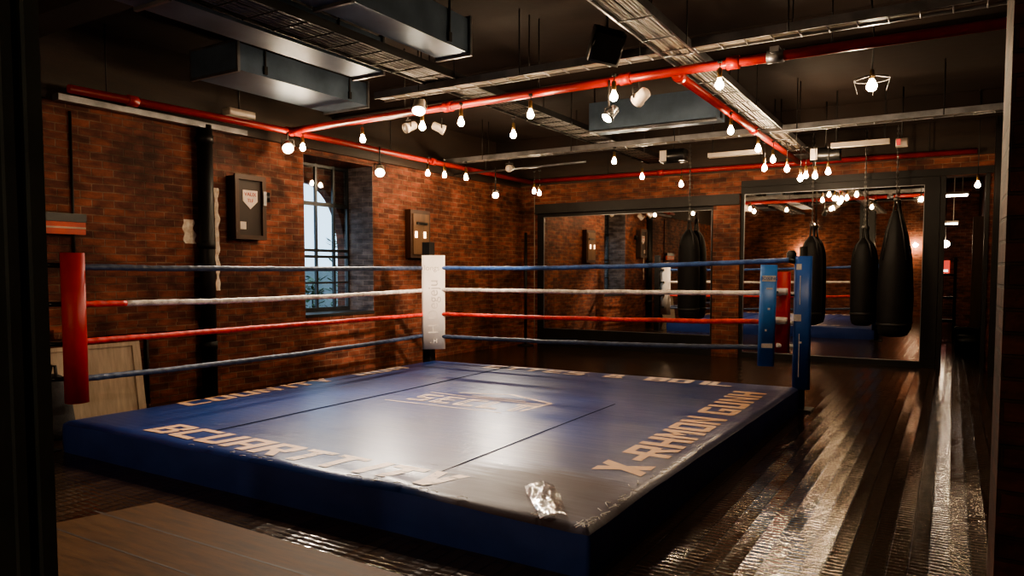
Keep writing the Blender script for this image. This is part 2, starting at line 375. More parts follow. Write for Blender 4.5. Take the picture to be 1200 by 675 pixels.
M['plaster'] = surf('old_white_paint', (.95,.86,.74), .7, col2=(.6,.45,.32), scale=14, bump=.3)
M['black_gloss'] = surf('black_plastic', (.012,.012,.012), .3)
M['orange_red'] = surf('orange_red_panel', (.75,.085,.03), .4)
M['cream'] = surf('cream_stripe', (.75,.55,.40), .5)
M['off_white'] = surf('off_white_case', (.62,.54,.46), .45, col2=(.5,.43,.36))
M['grey_cloth'] = surf('grey_cloth', (.075,.07,.07), .8, col2=(.04,.038,.038), scale=5, bump=.4)
M['brass'] = surf('brass_socket', (.30,.19,.08), .35, .8)
M['leaf'] = surf('leaf_green', (.07,.16,.04), .5, col2=(.03,.08,.02), scale=9)
M['pot'] = surf('grey_pot', (.2,.19,.18), .7)
M['pale_wall'] = surf('pale_render', (.38,.45,.47), .8, col2=(.28,.34,.36), scale=2)
M['win_metal'] = surf('window_iron', (.025,.028,.03), .4)
M['pane'] = clear_mat('window_pane', (.86,.92,.95), gloss=.05, fres=False)
M['plastic'] = clear_mat('clear_plastic', (.93,.91,.9), gloss=.34, rough=.12, fres=False)
M['bulb'] = emit('warm_bulb', (1,.73,.46), 260)
M['bulb_hot'] = emit('hot_bulb', (1,.78,.52), 450)
M['lens'] = emit('spot_lens', (1,.78,.52), 120)
M['lens_soft'] = emit('soft_lens', (1,.68,.40), 9)
M['tube'] = emit('cool_tube', (1,.86,.70), 20)
M['indicator'] = emit('indicator_lamp', (1,.62,.35), 5)
M['globe'] = emit('globe_glow', (1,.74,.48), 70)
M['red_sign'] = emit('red_sign_glow', (.9,.10,.07), .7)
M['white_sign'] = emit('white_sign_glow', (1,.75,.65), 2.2)
M['earth'] = surf('courtyard_stone', (.3,.3,.29), .8)

# ------------------------------------------------------------------ room shell
XL, YB = -1.37, 9.52
WY0, WY1, WZ0, WZ1 = 3.92, 5.27, .82, 3.0
b = MB()
b.box(-2.1,-5.2,0, XL,WY0,3.08); b.box(-2.1,WY1,0, XL,9.9,3.08)
b.box(-2.1,WY0,0, XL,WY1,WZ0); b.box(-2.1,WY0,WZ1, XL,WY1,3.08)
# outer masonry arch, behind the window iron
yc, hw, zs, hh = (WY0+WY1)/2, (WY1-WY0)/2, 1.75, .98
arc = [(yc + hw*math.cos(a), zs + hh*math.sin(a)) for a in [PI*k/24 for k in range(25)]]
ring_ = MB()
for k in range(24):
    (y0,z0),(y1,z1) = arc[k], arc[k+1]
    poly = [(y0,z0),(y0,WZ1),(y1,WZ1),(y1,z1)]
    b.prism(poly, lambda u,v,d: (d,u,v), -2.1, -1.95)
struct('wall_left', b, M['brick'])
b = MB(); b.box(XL,8.42,0, XL+.1,YB,3.08); struct('pillar_corner', b, M['brick'])
b = MB(); b.box(-2.1,-5.2,3.08, XL+.06,9.52,3.85)
struct('trim_1', b, M['timber'])
b = MB()
b.box(XL,YB,0, 2.55,YB+.3,3.12); b.box(2.55,YB,0,2.97,YB+.3,3.12); b.box(2.97,YB,0,5.86,YB+.3,3.12)
b.box(5.86,YB,2.84,6.66,YB+.3,3.12)
b.box(6.46,YB,0,6.9,YB+.3,2.84)
b.box(2.54,YB-.10,0,2.985,YB,2.72)
struct('wall_back', b, M['brick'])
b = MB(); b.box(-2.1,YB,3.12,7.2,YB+.3,3.85); struct('trim_2', b, M['timber'])
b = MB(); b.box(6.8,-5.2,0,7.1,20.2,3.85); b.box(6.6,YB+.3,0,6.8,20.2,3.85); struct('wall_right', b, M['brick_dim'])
b = MB(); b.box(-2.1,-5.3,0,7.1,-5.0,3.85); struct('wall_front', b, M['brick'])
b = MB(); b.box(-2.3,-5.3,-.1,7.2,20.3,0); struct('floor', b, M['floor'])
b = MB(); b.box(-2.3,-5.3,3.85,7.2,20.3,4.0); struct('ceiling', b, M['ceil'])
# passage beyond the doorway
b = MB(); b.box(5.0,YB+.3,0,5.2,20.2,3.85); b.box(5.2,20,0,6.8,20.2,3.85); struct('wall_passage', b, M['brick'])
for i, y in enumerate((-2.2, .35, 4.55, 8.7)):
    b = MB(); b.box(-1.31,y-.09,3.55,6.8,y+.09,3.85); b.box(-1.31,y-.15,3.53,6.8,y+.15,3.55)
    o = struct('ceiling_beam.%03d' % i if i else 'ceiling_beam', b, M['ceil'])
# foreground column and pier
b = MB()
x1, y1 = 4.045, -2.0
b.box(x1-.4,y1-.035,0,x1,y1,3.85); b.box(x1-.4,y1-.42,0,x1,y1-.385,3.85); b.box(x1-.22,y1-.4,0,x1-.18,y1-.02,3.85)
b.box(x1-.4,y1-.39,0,x1-.03,y1-.035,3.85); b.box(x1-.03,y1-.085,0,x1-.012,y1-.06,3.85)
struct('column_left', b, M['green_black'])
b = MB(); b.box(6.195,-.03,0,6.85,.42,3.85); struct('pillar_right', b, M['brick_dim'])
b = MB(); b.box(6.5,8.9,0,6.66,9.1,3.85); struct('column_right', b, M['black_steel'])

# window 1
win = thing('window_1', None, None); win['kind'] = 'structure'
b = MB(); b.box(-1.95,WY1-.006,WZ0,XL+.001,WY1+.0,WZ1); b.box(-1.95,WY0,WZ0,XL+.001,WY0+.006,WZ1); part('reveal', b, M['brick_grey'], win)
b = MB(); b.box(-1.95,WY0+.006,WZ0,XL+.02,WY1-.006,WZ0+.04); part('sill', b, M['grey_steel'], win)
b = MB(); xf = -1.86; t = .018
for y in (WY0+.02, 4.26, 4.60, 4.95, WY1-.03): b.box(xf-.02,y-t,WZ0+.04,xf+.02,y+t,WZ1)
for z, th in ((WZ0+.07,.03),(1.28,.014),(1.66,.02),(1.75,.02),(2.42,.028),(2.97,.02)):
    b.box(xf-.018,WY0+.01,z-th,xf+.018,WY1-.01,z+th)
part('frame', b, M['win_metal'], win)
b = MB(); b.box(xf-.004,WY0+.02,WZ0+.05,xf+.004,WY1-.02,WZ1-.01); part('pane', b, M['pane'], win)

# courtyard seen through the window
b = MB(); b.box(-9,-6,-.1,-2.35,16,0); struct('courtyard_ground', b, M['earth'])
b = MB(); b.box(-6.2,1,0,-6,14,1.5); struct('courtyard_wall', b, M['pale_wall'])
for i,(x,y,z,h,s,lab) in enumerate(((-2.75,6.05,.0,2.05,1.0,'leafy green potted shrub outside, behind the upper panes of the arched window'),(-2.6,5.2,0,1.35,.9,'low bushy green plant outside, behind the lower left panes of the arched window'))):
    t = thing('potted_shrub', lab, 'plant', (x,y,0))
    m = MB(); m.lathe([(.13,0),(.19,.35),(.2,.36),(.17,.36)], x,y,0, 16); part('pot', m, M['pot'], t)
    m = MB(); m.tube([(x,y,.3),(x+.02,y,h*.6),(x,y+.03,h*.95)], [.02,.014,.005], 6); part('stem', m, M['timber'], t)
    m = MB(); rnd = random.Random(i+3)
    for k in range(420):
        a = rnd.uniform(0,2*PI); zz = rnd.uniform(.5,h); rr = s*.34*(rnd.random()**.6)*(1.15-.6*zz/h)
        c = Vector((x+rr*math.cos(a), y+rr*math.sin(a), zz)); d = Vector((math.cos(a),math.sin(a),rnd.uniform(-.5,.7))).normalized()
        sd = d.cross(Vector((0,0,1))).normalized()*.028; l = rnd.uniform(.09,.17)
        m.add([c, c+d*l*.5+sd, c+d*l, c+d*l*.5-sd], [(0,1,2,3)])
    part('foliage', m, M['leaf'], t)

# ------------------------------------------------------------------ mirrors in the back wall
def mirror(name, label, x0, x1, z0, z1, fw_l, fw_r, fw_t, fw_b, cx=None):
    t = thing(name, label, 'mirror', ((x0+x1)/2,YB,z0))
    m = MB()
    m.box(x0,YB-.06,z0,x0+fw_l,YB-.002,z1); m.box(x1-fw_r,YB-.06,z0,x1,YB-.002,z1)
    m.box(x0+fw_l,YB-.06,z1-fw_t,x1-fw_r,YB-.002,z1); m.box(x0+fw_l,YB-.06,z0,x1-fw_r,YB-.002,z0+fw_b)
    part('frame', m, M['black_steel'], t)
    m = MB(); m.box(x0+fw_l-.005,YB-.03,z0+fw_b-.005,x1-fw_r+.005,YB-.012,z1-fw_t+.005); part('mirror_glass', m, M['mirror'], t)
    m = MB(); e=.008
    m.box(x0+fw_l,YB-.045,z1-fw_t-e,x1-fw_r,YB-.03,z1-fw_t); m.box(x0+fw_l,YB-.045,z0+fw_b,x0+fw_l+e,YB-.03,z1-fw_t); m.box(x1-fw_r-e,YB-.045,z0+fw_b,x1-fw_r,YB-.03,z1-fw_t); m.box(x0+fw_l,YB-.045,z0+fw_b,x1-fw_r,YB-.03,z0+fw_b+e)
    part('edge_bead', m, M['galv'], t)
    return t
mirror('wall_mirror', 'wide black-framed wall mirror left of the brick pier, behind the far ropes', -.90, 2.53, .0, 2.56, .13, .03, .06, .34)
mirror('wall_mirror', 'tall black-framed wall mirror right of the brick pier, behind three hanging bags', 2.99, 5.86, .0, 2.84, .05, .2, .11, .09)
b = MB(); b.box(-.92,YB-.13,2.56,2.98,YB-.012,2.74); b.box(-.92,YB-.15,2.56,2.98,YB-.13,2.58); struct('lintel_beam', b, M['grey_steel'])
b = MB(); b.box(2.99,YB-.06,2.845,6.66,YB-.002,2.95); struct('trim_3', b, M['black_steel'])
b = MB(); b.box(5.865,YB-.05,0,5.93,YB+.32,2.84); b.box(6.42,YB-.05,0,6.47,YB+.32,2.84); struct('door_1', b, M['black_steel'])

# passage contents
b = MB(); b.box(6.36,13.6,0,6.6,13.85,2.5); struct('pillar_passage', b, M['tan_wood'])
def tube_light(x0,x1,y,z,label):
    t = thing('fluorescent_light', label, 'light', ((x0+x1)/2,y,z))
    m = MB(); m.box(x0,y-.05,z+.02,x1,y+.05,z+.07); m.box(x0+.1,y-.01,z+.07,x0+.12,y+.01,3.85); m.box(x1-.12,y-.01,z+.07,x1-.1,y+.01,3.85); part('batten', m, M['off_white'], t)
    m = MB(); m.tube([(x0+.02,y,z),(x1-.02,y,z)], .02, 8); part('tube', m, M['tube'], t)
tube_light(5.62,6.28,14.0,2.95,'lit fluorescent tube at the top of the passage doorway, nearer of two')
tube_light(5.6,6.14,18.0,2.62,'lit fluorescent tube deeper in the passage, lower in the doorway')
t = thing('globe_lamp', 'small round glowing lamp at the far end of the passage', 'lamp', (5.88,17.2,2.1))
m = MB(); m.lathe([(.01,-.09),(.07,-.06),(.1,0),(.07,.06),(.02,.09)], 5.88,17.2,2.1,14); part('globe', m, M['globe'], t)
m = MB(); m.tube([(5.88,17.2,2.18),(5.88,17.2,3.85)], .008, 6); part('cord', m, M['black_steel'], t)
t = thing('lit_sign', 'small red and white lit sign at the far end of the passage', 'sign', (5.8,19.9,1.45))
m = MB(); m.box(5.62,19.94,1.4,5.98,19.995,1.75); part('panel', m, M['red_sign'], t)
m = MB()
m.box(5.66,19.93,1.6,5.8,19.942,1.7); m.box(5.68,19.93,1.44,5.94,19.942,1.5); part('white_panel', m, M['white_sign'], t)
t = thing('equipment_rack','dark equipment rack standing in the passage beyond the doorway','rack',(5.6,15.6,0))
for dx in (0,.55):
    m = MB(); m.box(5.55+dx-.03,15.57,0,5.55+dx+.03,15.63,1.75); part('upright', m, M['black_steel'], t)
for z in (.35,.85,1.35):
    m = MB(); m.box(5.53,15.45,z,6.12,15.75,z+.05); part('shelf', m, M['black_steel'], t)
t = thing('storage_crate','low dark crate on the passage floor below the tan pillar','crate',(6.3,12.6,0))
m = MB(); m.rbox(6.12,12.3,0,6.5,12.7,.38,.03); part('body', m, M['black_gloss'], t)
m = MB(); m.rbox(6.1,12.28,.38,6.52,12.72,.43,.02); part('lid', m, M['black_steel'], t)

# ------------------------------------------------------------------ the ring
A, B_, C_, D = Vector((.0,.08)), Vector((.1,4.82)), Vector((4.72,4.9)), Vector((4.63,.04))
HT = .26
def quad(s, t): return (A*(1-s) + D*s)*(1-t) + (B_*(1-s) + C_*s)*t
def hgt(x, y):
    z = HT + .004*noise.noise(Vector((x*.9,y*.9,1.3)))
    w = math.exp(-((x-3.75)**2/.9 + (y-.12)**2/.10))
    z += .005*w*math.sin(7*x + 18*y + 2*noise.noise(Vector((x*2,y*2,0)))) + .008*w*noise.noise(Vector((x*3,y*5,4)))
    w2 = math.exp(-((y-.1)**2/.03))
    z += .005*w2*noise.noise(Vector((x*3,y*4,9)))
    w3 = math.exp(-((x-4.58)**2/.02))
    z += .006*w3*noise.noise(Vector((x*9,y*4,6)))
    z -= .02*math.exp(-((x-4.63)**2+(y-.04)**2)/.25)
    return z
ring = thing('boxing_ring', 'low blue boxing ring platform with worn peach lettering around its vinyl top', 'boxing ring', (2.35,2.45,0))
NX = 220
m = MB(); vs = []; fs = []
edge = {}
for j in range(NX+1):
    for i in range(NX+1):
        # denser near the borders
        s = .5 - .5*math.cos(PI*i/NX)*.35 - (.65*(.5 - i/NX)); tt = .5 - .5*math.cos(PI*j/NX)*.35 - (.65*(.5 - j/NX))
        s = min(max(s*1.0, 0), 1); tt = min(max(tt, 0), 1)
        p = quad(i/NX, j/NX)
        z = hgt(p.x, p.y)
        e = min(i, NX-i, j, NX-j)/NX*4.7
        z -= .035*math.exp(-e/.03)
        vs.append((p.x, p.y, z))
for j in range(NX):
    for i in range(NX):
        a = j*(NX+1)+i
        fs.append((a, a+1, a+NX+2, a+NX+1))
m.add(vs, fs, True)
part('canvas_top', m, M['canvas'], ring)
m = MB()
border = [(i,0) for i in range(NX)] + [(NX,j) for j in range(NX)] + [(NX-i,NX) for i in range(NX)] + [(0,NX-j) for j in range(NX)]
rows = 6; sv = []
cen = quad(.5,.5)
for k in range(rows+1):
    for (i,j) in border:
        p = quad(i/NX,j/NX); zt = vs[j*(NX+1)+i][2]
        z = zt*(1-k/rows)
        out_ = .006*math.sin(PI*k/rows) + .006*noise.noise(Vector((p.x*3,p.y*3,z*6)))*(0 if k==0 else 1)
        dx = (1 if i==NX else -1 if i==0 else 0); dy = (1 if j==NX else -1 if j==0 else 0)
        sv.append((p.x+dx*out_, p.y+dy*out_, z))
n = len(border); sf = []
for k in range(rows):
    for i in range(n):
        i2=(i+1)%n; sf.append((k*n+i,(k+1)*n+i,(k+1)*n+i2,k*n+i2))
m.add(sv, sf, True)
part('side_skirt', m, M['skirt'], ring)

# block lettering -----------------------------------------------------------
T = 1.25
def R_(x0,y0,x1,y1): return [(x0,y0),(x1,y0),(x1,y1),(x0,y1)]
G = {
 'A':[R_(0,0,T,6),R_(4-T,0,4,6),R_(0,4.9,4,6),R_(T,2,4-T,3)],
 'B':[R_(0,0,T,6),R_(0,0,3.8,1.1),R_(0,4.9,3.8,6),R_(T,2.5,3.4,3.5),R_(4-T,.5,4,2.8),R_(4-T,3.2,4,5.5)],
 'C':[R_(0,.3,T,5.7),R_(.3,0,4,1.2),R_(.3,4.8,4,6)],
 'D':[R_(0,0,T,6),R_(0,0,3.6,1.1),R_(0,4.9,3.6,6),R_(4-T,.4,4,5.6)],
 'E':[R_(0,0,T,6),R_(0,0,4,1.1),R_(0,4.9,4,6),R_(0,2.5,3.4,3.5)],
 'F':[R_(0,0,T,6),R_(0,4.9,4,6),R_(0,2.5,3.4,3.5)],
 'G':[R_(0,.3,T,5.7),R_(.3,0,4,1.1),R_(.3,4.9,4,6),R_(4-T,0,4,3.2),R_(2,2.3,4,3.2)],
 'H':[R_(0,0,T,6),R_(4-T,0,4,6),R_(T,2.5,4-T,3.5)],
 'I':[R_(1.2,0,1.2+T,6)],
 'L':[R_(0,0,T,6),R_(0,0,4,1.1)],
 'M':[R_(0,0,1.1,6),R_(2.9,0,4,6),[(.9,6),(2,3.8),(2,2),(.6,5)],[(3.1,6),(3.4,5),(2,2),(2,3.8)]],
 'N':[R_(0,0,1.1,6),R_(2.9,0,4,6),[(1,6),(1.1,4.2),(3,0),(2.9,1.8)]],
 'O':[R_(0,.3,T,5.7),R_(4-T,.3,4,5.7),R_(.3,0,3.7,1.1),R_(.3,4.9,3.7,6)],
 'R':[R_(0,0,T,6),R_(0,4.9,3.8,6),R_(4-T,3,4,5.6),R_(0,2.3,3.8,3.3),[(1.6,2.4),(2.9,0),(4.2,0),(2.9,2.4)]],
 'S':[R_(0,0,3.8,1.1),R_(.2,2.5,3.8,3.5),R_(.2,4.9,4,6),R_(0,3,T,5.6),R_(4-T,.4,4,3)],
 'T':[R_(0,4.8,4,6),R_(2-T/2,0,2+T/2,6)],
 'U':[R_(0,.3,T,6),R_(4-T,.3,4,6),R_(.3,0,3.7,1.2)],
 'V':[[(0,6),(1.35,0),(2.65,0),(1.3,6)],[(4,6),(2.7,6),(1.35,0),(2.65,0)]],
 'X':[[(0,6),(1.45,6),(4,0),(2.55,0)],[(4,6),(2.55,6),(0,0),(1.45,0)]],
 'Y':[[(0,6),(1.3,6),(2.65,2.6),(1.35,2.6)],[(4,6),(2.7,6),(1.35,2.6),(2.65,2.6)],R_(1.35,0,2.65,2.7)],
 '&':[R_(0,0,3.4,1.1),R_(0,.4,T,3.2),R_(.5,2.4,3,3.4),R_(.5,3.2,1.6,5.7),R_(.6,4.9,3,6),R_(2.2,3.2,3.2,5.7),[(2.2,2.6),(3.2,2.6),(4.3,0),(3.1,0)]],
 '-':[R_(.6,2.4,3,3.6)],
}
def split_poly(poly, n=3):
    """a quad as an n x n grid of small quads so that it follows the canvas"""
    a,b2,c,d = [Vector((p[0],p[1])) for p in poly]; out=[]
    g=[[ (a*(1-i/n)+b2*(i/n))*(1-j/n)+(d*(1-i/n)+c*(i/n))*(j/n) for i in range(n+1)] for j in range(n+1)]
    for j in range(n):
        for i in range(n): out.append([g[j][i],g[j][i+1],g[j+1][i+1],g[j+1][i]])
    return out
def text_mesh(s, origin, ux, uy, cw, ch, pitch, slant=0., zoff=.0026):
    """letters on the canvas: cw/ch = size of one grid cell along reading direction / up"""
    m = MB(); x = 0
    for k, ch_ in enumerate(s):
        if ch_ == ' ': x += pitch*.8; continue
        for li, poly in enumerate(G[ch_]):
            for q in split_poly(poly):
                pts=[]
                for p in q:
                    u = x + (p.x + slant*p.y)*cw; v = p.y*ch
                    w = Vector(origin) + Vector(ux)*u + Vector(uy)*v
                    pts.append((w.x, w.y, hgt(w.x,w.y)+zoff+.0002*li))
                m.add(pts, [(0,1,2,3)])
        x += pitch*(.62 if ch_ in 'I-' else 1)
    return m
part('lettering', text_mesh('BCUAR', (.92,.175), (1,-.014), (0,1), .064, .046, .292, .14), M['peach'], ring)
part('lettering', text_mesh('TTITV', (2.39,.15), (1,-.012), (0,1), .060, .046, .285, .14), M['glare_faded'], ring)
part('lettering', text_mesh('COUNITY', (.33,.98), (.012,1), (-1,0), .058, .038, .275, .05), M['peach'], ring)
part('lettering', text_mesh('RUA', (.36,3.16), (.012,1), (-1,0), .058, .034, .29, .05), M['peach_far'], ring)
part('lettering', text_mesh('ETTES', (1.12,4.44), (1,.02), (0,1), .058, .042, .275, .0), M['peach_far'], ring)
part('lettering', text_mesh('& BOIL', (2.70,4.48), (1,.02), (0,1), .06, .042, .27, .0), M['peach_far'], ring)
part('lettering', text_mesh('X-RHMON', (4.545,.92), (.0,1), (-1,0), .064, .052, .292, .0), M['peach'], ring)
part('lettering', text_mesh('GUNH', (4.545,3.0), (.0,1), (-1,0), .068, .052, .33, .0), M['peach'], ring)
# thin faded emblem in the middle
OT=T; T=.42
def outl(poly, w=.36):
    (x0,y0),(x1,_),(_,y1) = poly[0],poly[1],poly[2]
    return [R_(x0,y0,x1,y0+w),R_(x0,y1-w,x1,y1),R_(x0,y0,x0+w,y1),R_(x1-w,y0,x1,y1)]
keep = dict(G)
for k_ in 'SELT': G[k_] = sum([outl(p) for p in keep[k_]], [])
G['C'] = sum([outl(p) for p in keep['C']], [])
mm = text_mesh('SECLT', (1.75,2.22), (1,0), (0,1), .05, .055, .255, .0)
G.update(keep); T=OT
def flat_line(m, p0, p1, w):
    p0,p1=Vector(p0),Vector(p1); d=(p1-p0); nrm=Vector((-d.y,d.x)).normalized()*w/2; nseg=8
    for k in range(nseg):
        a=p0+d*k/nseg; c=p0+d*(k+1)/nseg
        m.add([(q.x,q.y,hgt(q.x,q.y)+.0026) for q in (a-nrm,c-nrm,c+nrm,a+nrm)],[(0,1,2,3)])
flat_line(mm,(1.95,2.78),(2.45,2.95),.03); flat_line(mm,(2.45,2.95),(3.0,2.72),.035); flat_line(mm,(1.7,2.66),(3.0,2.62),.025); flat_line(mm,(3.0,2.72),(2.95,2.25),.03)
flat_line(mm,(2.15,2.72),(2.75,2.70),.025); flat_line(mm,(1.6,2.1),(2.85,2.12),.02)
part('emblem', mm, M['faint'], ring)
m = MB(); flat_line(m,(1.40,.45),(1.40,2.6),.03); flat_line(m,(1.40,2.6),(1.36,4.78),.03); part('seam', m, M['seam'], ring)
m = MB(); flat_line(m,(3.5,.35),(3.5,3.0),.014); part('seam', m, M['seam'], ring)
m = MB(); flat_line(m,(.06,2.5),(2.0,2.52),.008); flat_line(m,(2.0,2.52),(4.6,2.46),.008); 
# frayed white threads at the worn right and front edges
m = MB(); rnd = random.Random(11)
for k in range(60):
    s = rnd.uniform(.0,.62); p = quad(1,s*s); p = Vector((p.x-.012-abs(rnd.gauss(0,.03)), p.y)); l=rnd.uniform(.015,.06); a=rnd.uniform(0,2*PI)
    pts=[]
    for q in range(4):
        x=p.x+l*(q/3-.5)*math.cos(a)*.7; y=p.y+l*(q/3-.5)*math.sin(a)*1.6; x=min(x,quad(1,min(1,max(0,y/4.9))).x-.004); pts.append((x,y,hgt(x,y)+.002+.004*rnd.random()))
    m.tube(pts,.0022,4)
for k in range(26):
    x=rnd.uniform(1.6,4.4); y=rnd.uniform(.075,.11); l=rnd.uniform(.02,.07)
    m.tube([(x-l/2,y-.01,hgt(x,y)+.0),(x,y+rnd.uniform(-.01,.01),hgt(x,y)+.004),(x+l/2,y,hgt(x,y)+.001)],.0022,4)
part('frayed_edge', m, M['white_tape'], ring)['kind']='stuff'

# crumpled plastic at the front corner
m = MB(); n1,n2=26,14; cx,cy=4.28,.27; ang=math.radians(-52); pv=[]
for i in range(n1+1):
    for j in range(n2+1):
        u=(i/n1-.5)*.50; v=(j/n2-.5)*.17*(1-.25*abs(i/n1-.3))
        x=cx+u*math.cos(ang)-v*math.sin(ang); y=cy+u*math.sin(ang)+v*math.cos(ang)
        rdg=.022*(1-(2*abs(j/n2-.5))**2)+.014*abs(noise.noise(Vector((u*16,v*30,2))))+.01*abs(math.sin(v*60+u*14))*(1-abs(2*i/n1-1))
        pv.append((x,y,hgt(x,y)+.004+max(0,rdg)))
pf=[(i*(n2+1)+j,i*(n2+1)+j+1,(i+1)*(n2+1)+j+1,(i+1)*(n2+1)+j) for i in range(n1) for j in range(n2)]
m.add(pv,pf,True); o=m.build('plastic_film', M['plastic']); tag(o,'crumpled clear plastic film lying on the near corner of the ring','plastic')

# ------------------------------------------------------------------ posts, pads and ropes
t = thing('corner_post','red padded corner post at the left of the ring','ring post',(.0,.1,0))
m = MB(); m.tube([(-.13,.0,0),(-.13,.0,1.5)],.045,14); m.box(-.22,-.09,0,-.04,.09,.012); part('post', m, M['black_steel'], t)
m = MB(); m.rbox(-.06,.10,.385,.105,.265,1.59,.072,seg=6); part('red_pad', m, M['red_vinyl'], t)
for z in (1.49,.86,.58,1.18):
    m = MB(); m.tube([(-.13,.0,z),(-.04,.12,z)],.02,8); m.tube([(-.33,-.04,z+.01),(-.24,-.03,z),(-.13,.0,z)],[.03,.038,.03],10); part('turnbuckle', m, M['black_gloss'], t)

t = thing('corner_post','black corner post with a tall white pad at the far corner','ring post',(.0,4.95,0))
m = MB(); m.box(-.155,4.9,0,-.035,5.02,1.84); m.box(-.22,4.84,0,.03,5.08,.015); part('post', m, M['black_steel'], t)
rz=Matrix.Rotation(math.radians(38),3,'Z'); pc=(.07,4.85,1.03)
m = MB(); m.rbox(.07-.155,4.85-.055,.40,.07+.155,4.85+.055,1.66,.028,rz,pc); wp=part('white_pad', m, M['white_vinyl'], t)
for z in (1.49,1.19,.87,.58):
    m = MB(); m.tube([(-.095,4.96,z),(-.02,4.86,z)],.02,8); m.tube([(-.095,4.96,z),(.06,4.93,z)],.02,8); part('turnbuckle', m, M['black_gloss'], t)
# embossed words on the white pad: small line at the top, the rest running down
def pad_text(s, size, u0, v0, vertical):
    cu = bpy.data.curves.new('pad_lettering','FONT'); cu.body=s; cu.size=size; cu.extrude=.0015; cu.align_x='CENTER'; cu.align_y='CENTER'
    o = bpy.data.objects.new('pad_lettering',cu); COL.objects.link(o)
    dg = bpy.context.evaluated_depsgraph_get(); dg.update(); me = bpy.data.meshes.new_from_object(o.evaluated_get(dg)); COL.objects.unlink(o); bpy.data.objects.remove(o)
    return me
def put_text(s, size, Mx, mat, parent, name='pad_lettering'):
    me = pad_text(s,size,0,0,False); me.transform(Mx); w=parent.location+(parent.parent.location if parent.parent else Vector()); me.transform(Matrix.Translation(-w)); me.materials.clear(); me.materials.append(mat); me.name=name
    o=bpy.data.objects.new(name,me); COL.objects.link(o); o.parent=parent; return o
base = Matrix.Translation(Vector(pc)) @ Matrix.Rotation(math.radians(38),4,'Z') @ Matrix.Translation((0,-.0562,0)) @ Matrix.Rotation(PI/2,4,'X')
put_text('longs',.10, base @ Matrix.Translation((-.02,.46,0)), M['emboss'], wp)
put_text('H Degeju',.19, base @ Matrix.Translation((0,-.06,0)) @ Matrix.Rotation(PI/2,4,'Z'), M['emboss'], wp)
put_text('. H',.08, base @ Matrix.Translation((.0,-.52,0)), M['emboss'], wp)

t = thing('corner_post','blue padded corner post standing at the right corner of the ring','ring post',(4.68,5.0,0))
px_,py_ = 4.72,5.04
m = MB(); m.tube([(px_,py_,0),(px_,py_,1.7)],.04,14); m.box(px_-.12,py_-.12,0,px_+.12,py_+.12,.015); part('post', m, M['black_steel'], t)
m = MB(); m.rbox(px_-.085,py_-.085,.22,px_+.085,py_+.085,1.60,.04,Matrix.Rotation(math.radians(12),3,'Z'),seg=5); slv=part('blue_sleeve', m, M['blue_dark'], t)
m = MB(); rot=Matrix.Rotation(math.radians(12),3,'Z'); pv_=(px_,py_,0)
for (dx,z0,z1,w) in ((-.045,1.46,1.52,.05),(-.05,.93,1.0,.07),(-.03,1.1,1.40,.008),(-.03,.35,.8,.008),(-.02,.7,.72,.03)):
    m = MB(); m.box(px_+dx-w/2,py_-.088,z0,px_+dx+w/2,py_-.084,z1,rot,pv_); part('white_tape', m, M['white_tape'], slv)
m = MB(); m.tube([(px_-.02,py_,1.53),(4.58,4.93,1.565)],.03,10); m.lathe([(.03,0),(.05,.02),(.05,.1),(.03,.13)],px_-.11,py_-.05,1.53,12); part('turnbuckle', m, M['black_gloss'], t)
for z in (1.2,.9,.66):
    m = MB(); m.tube([(px_,py_,z),(4.50,4.9,z+.015)],.024,10); part('strap', m, M['rope_white'], t)

t = thing('corner_cushion','blue upright corner cushion in front of the right post, facing into the ring','cushion',(4.43,4.77,.47))
rt = Matrix.Rotation(math.radians(-6),3,'Y') ; rt=Matrix.Rotation(math.radians(25),3,'Z') @ Matrix.Rotation(math.radians(1.0),3,'Y'); pc2=(4.425,4.77,.98)
m = MB(); m.rbox(4.425-.08,4.77-.05,.47,4.425+.08,4.77+.05,1.51,.03,rt,pc2); bp=part('blue_pad', m, M['blue_vinyl'], t)
m = MB(); m.tube([(4.45,4.82,1.22),(4.56,4.93,1.24)],.012,6); part('tie', m, M['black_strap'], t)
for (u0,u1,z0,z1) in ((-.075,.06,1.34,1.40),(-.06,.05,.66,.705),(-.03,.03,1.26,1.275),(-.01,.012,1.05,1.07),(-.03,-.012,.83,.85)):
    m = MB(); m.box(4.425+u0,4.77-.053,z0,4.425+u1,4.77-.049,z1,rt,pc2); part('white_label', m, M['white_tape'], bp)
bs2 = Matrix.Translation(Vector(pc2)) @ rt.to_4x4() @ Matrix.Translation((-.005,-.0545,.39)) @ Matrix.Rotation(PI/2,4,'X')
put_text('BOXING',.045, bs2, M['blue_dark'], bp, 'label_lettering')
t = thing('corner_cushion','red upright corner cushion strapped between the blue cushion and the right post','cushion',(4.55,4.93,.6))
m = MB(); m.rbox(4.545-.075,4.94-.035,.60,4.545+.075,4.94+.035,1.44,.025,Matrix.Rotation(math.radians(-20),3,'Z')); part('red_pad', m, M['red_vinyl'], t)
for z in (1.2,.9):
    m = MB(); m.rbox(4.53-.075,4.88-.02,z,4.53+.075,4.88+.025,z+.07,.012,Matrix.Rotation(math.radians(-20),3,'Z')); part('white_strap', m, M['white_vinyl'], t)
m = MB(); m.tube([(4.6,4.93,1.2),(4.68,5.0,1.2)],.012,6); part('tie', m, M['black_strap'], t)

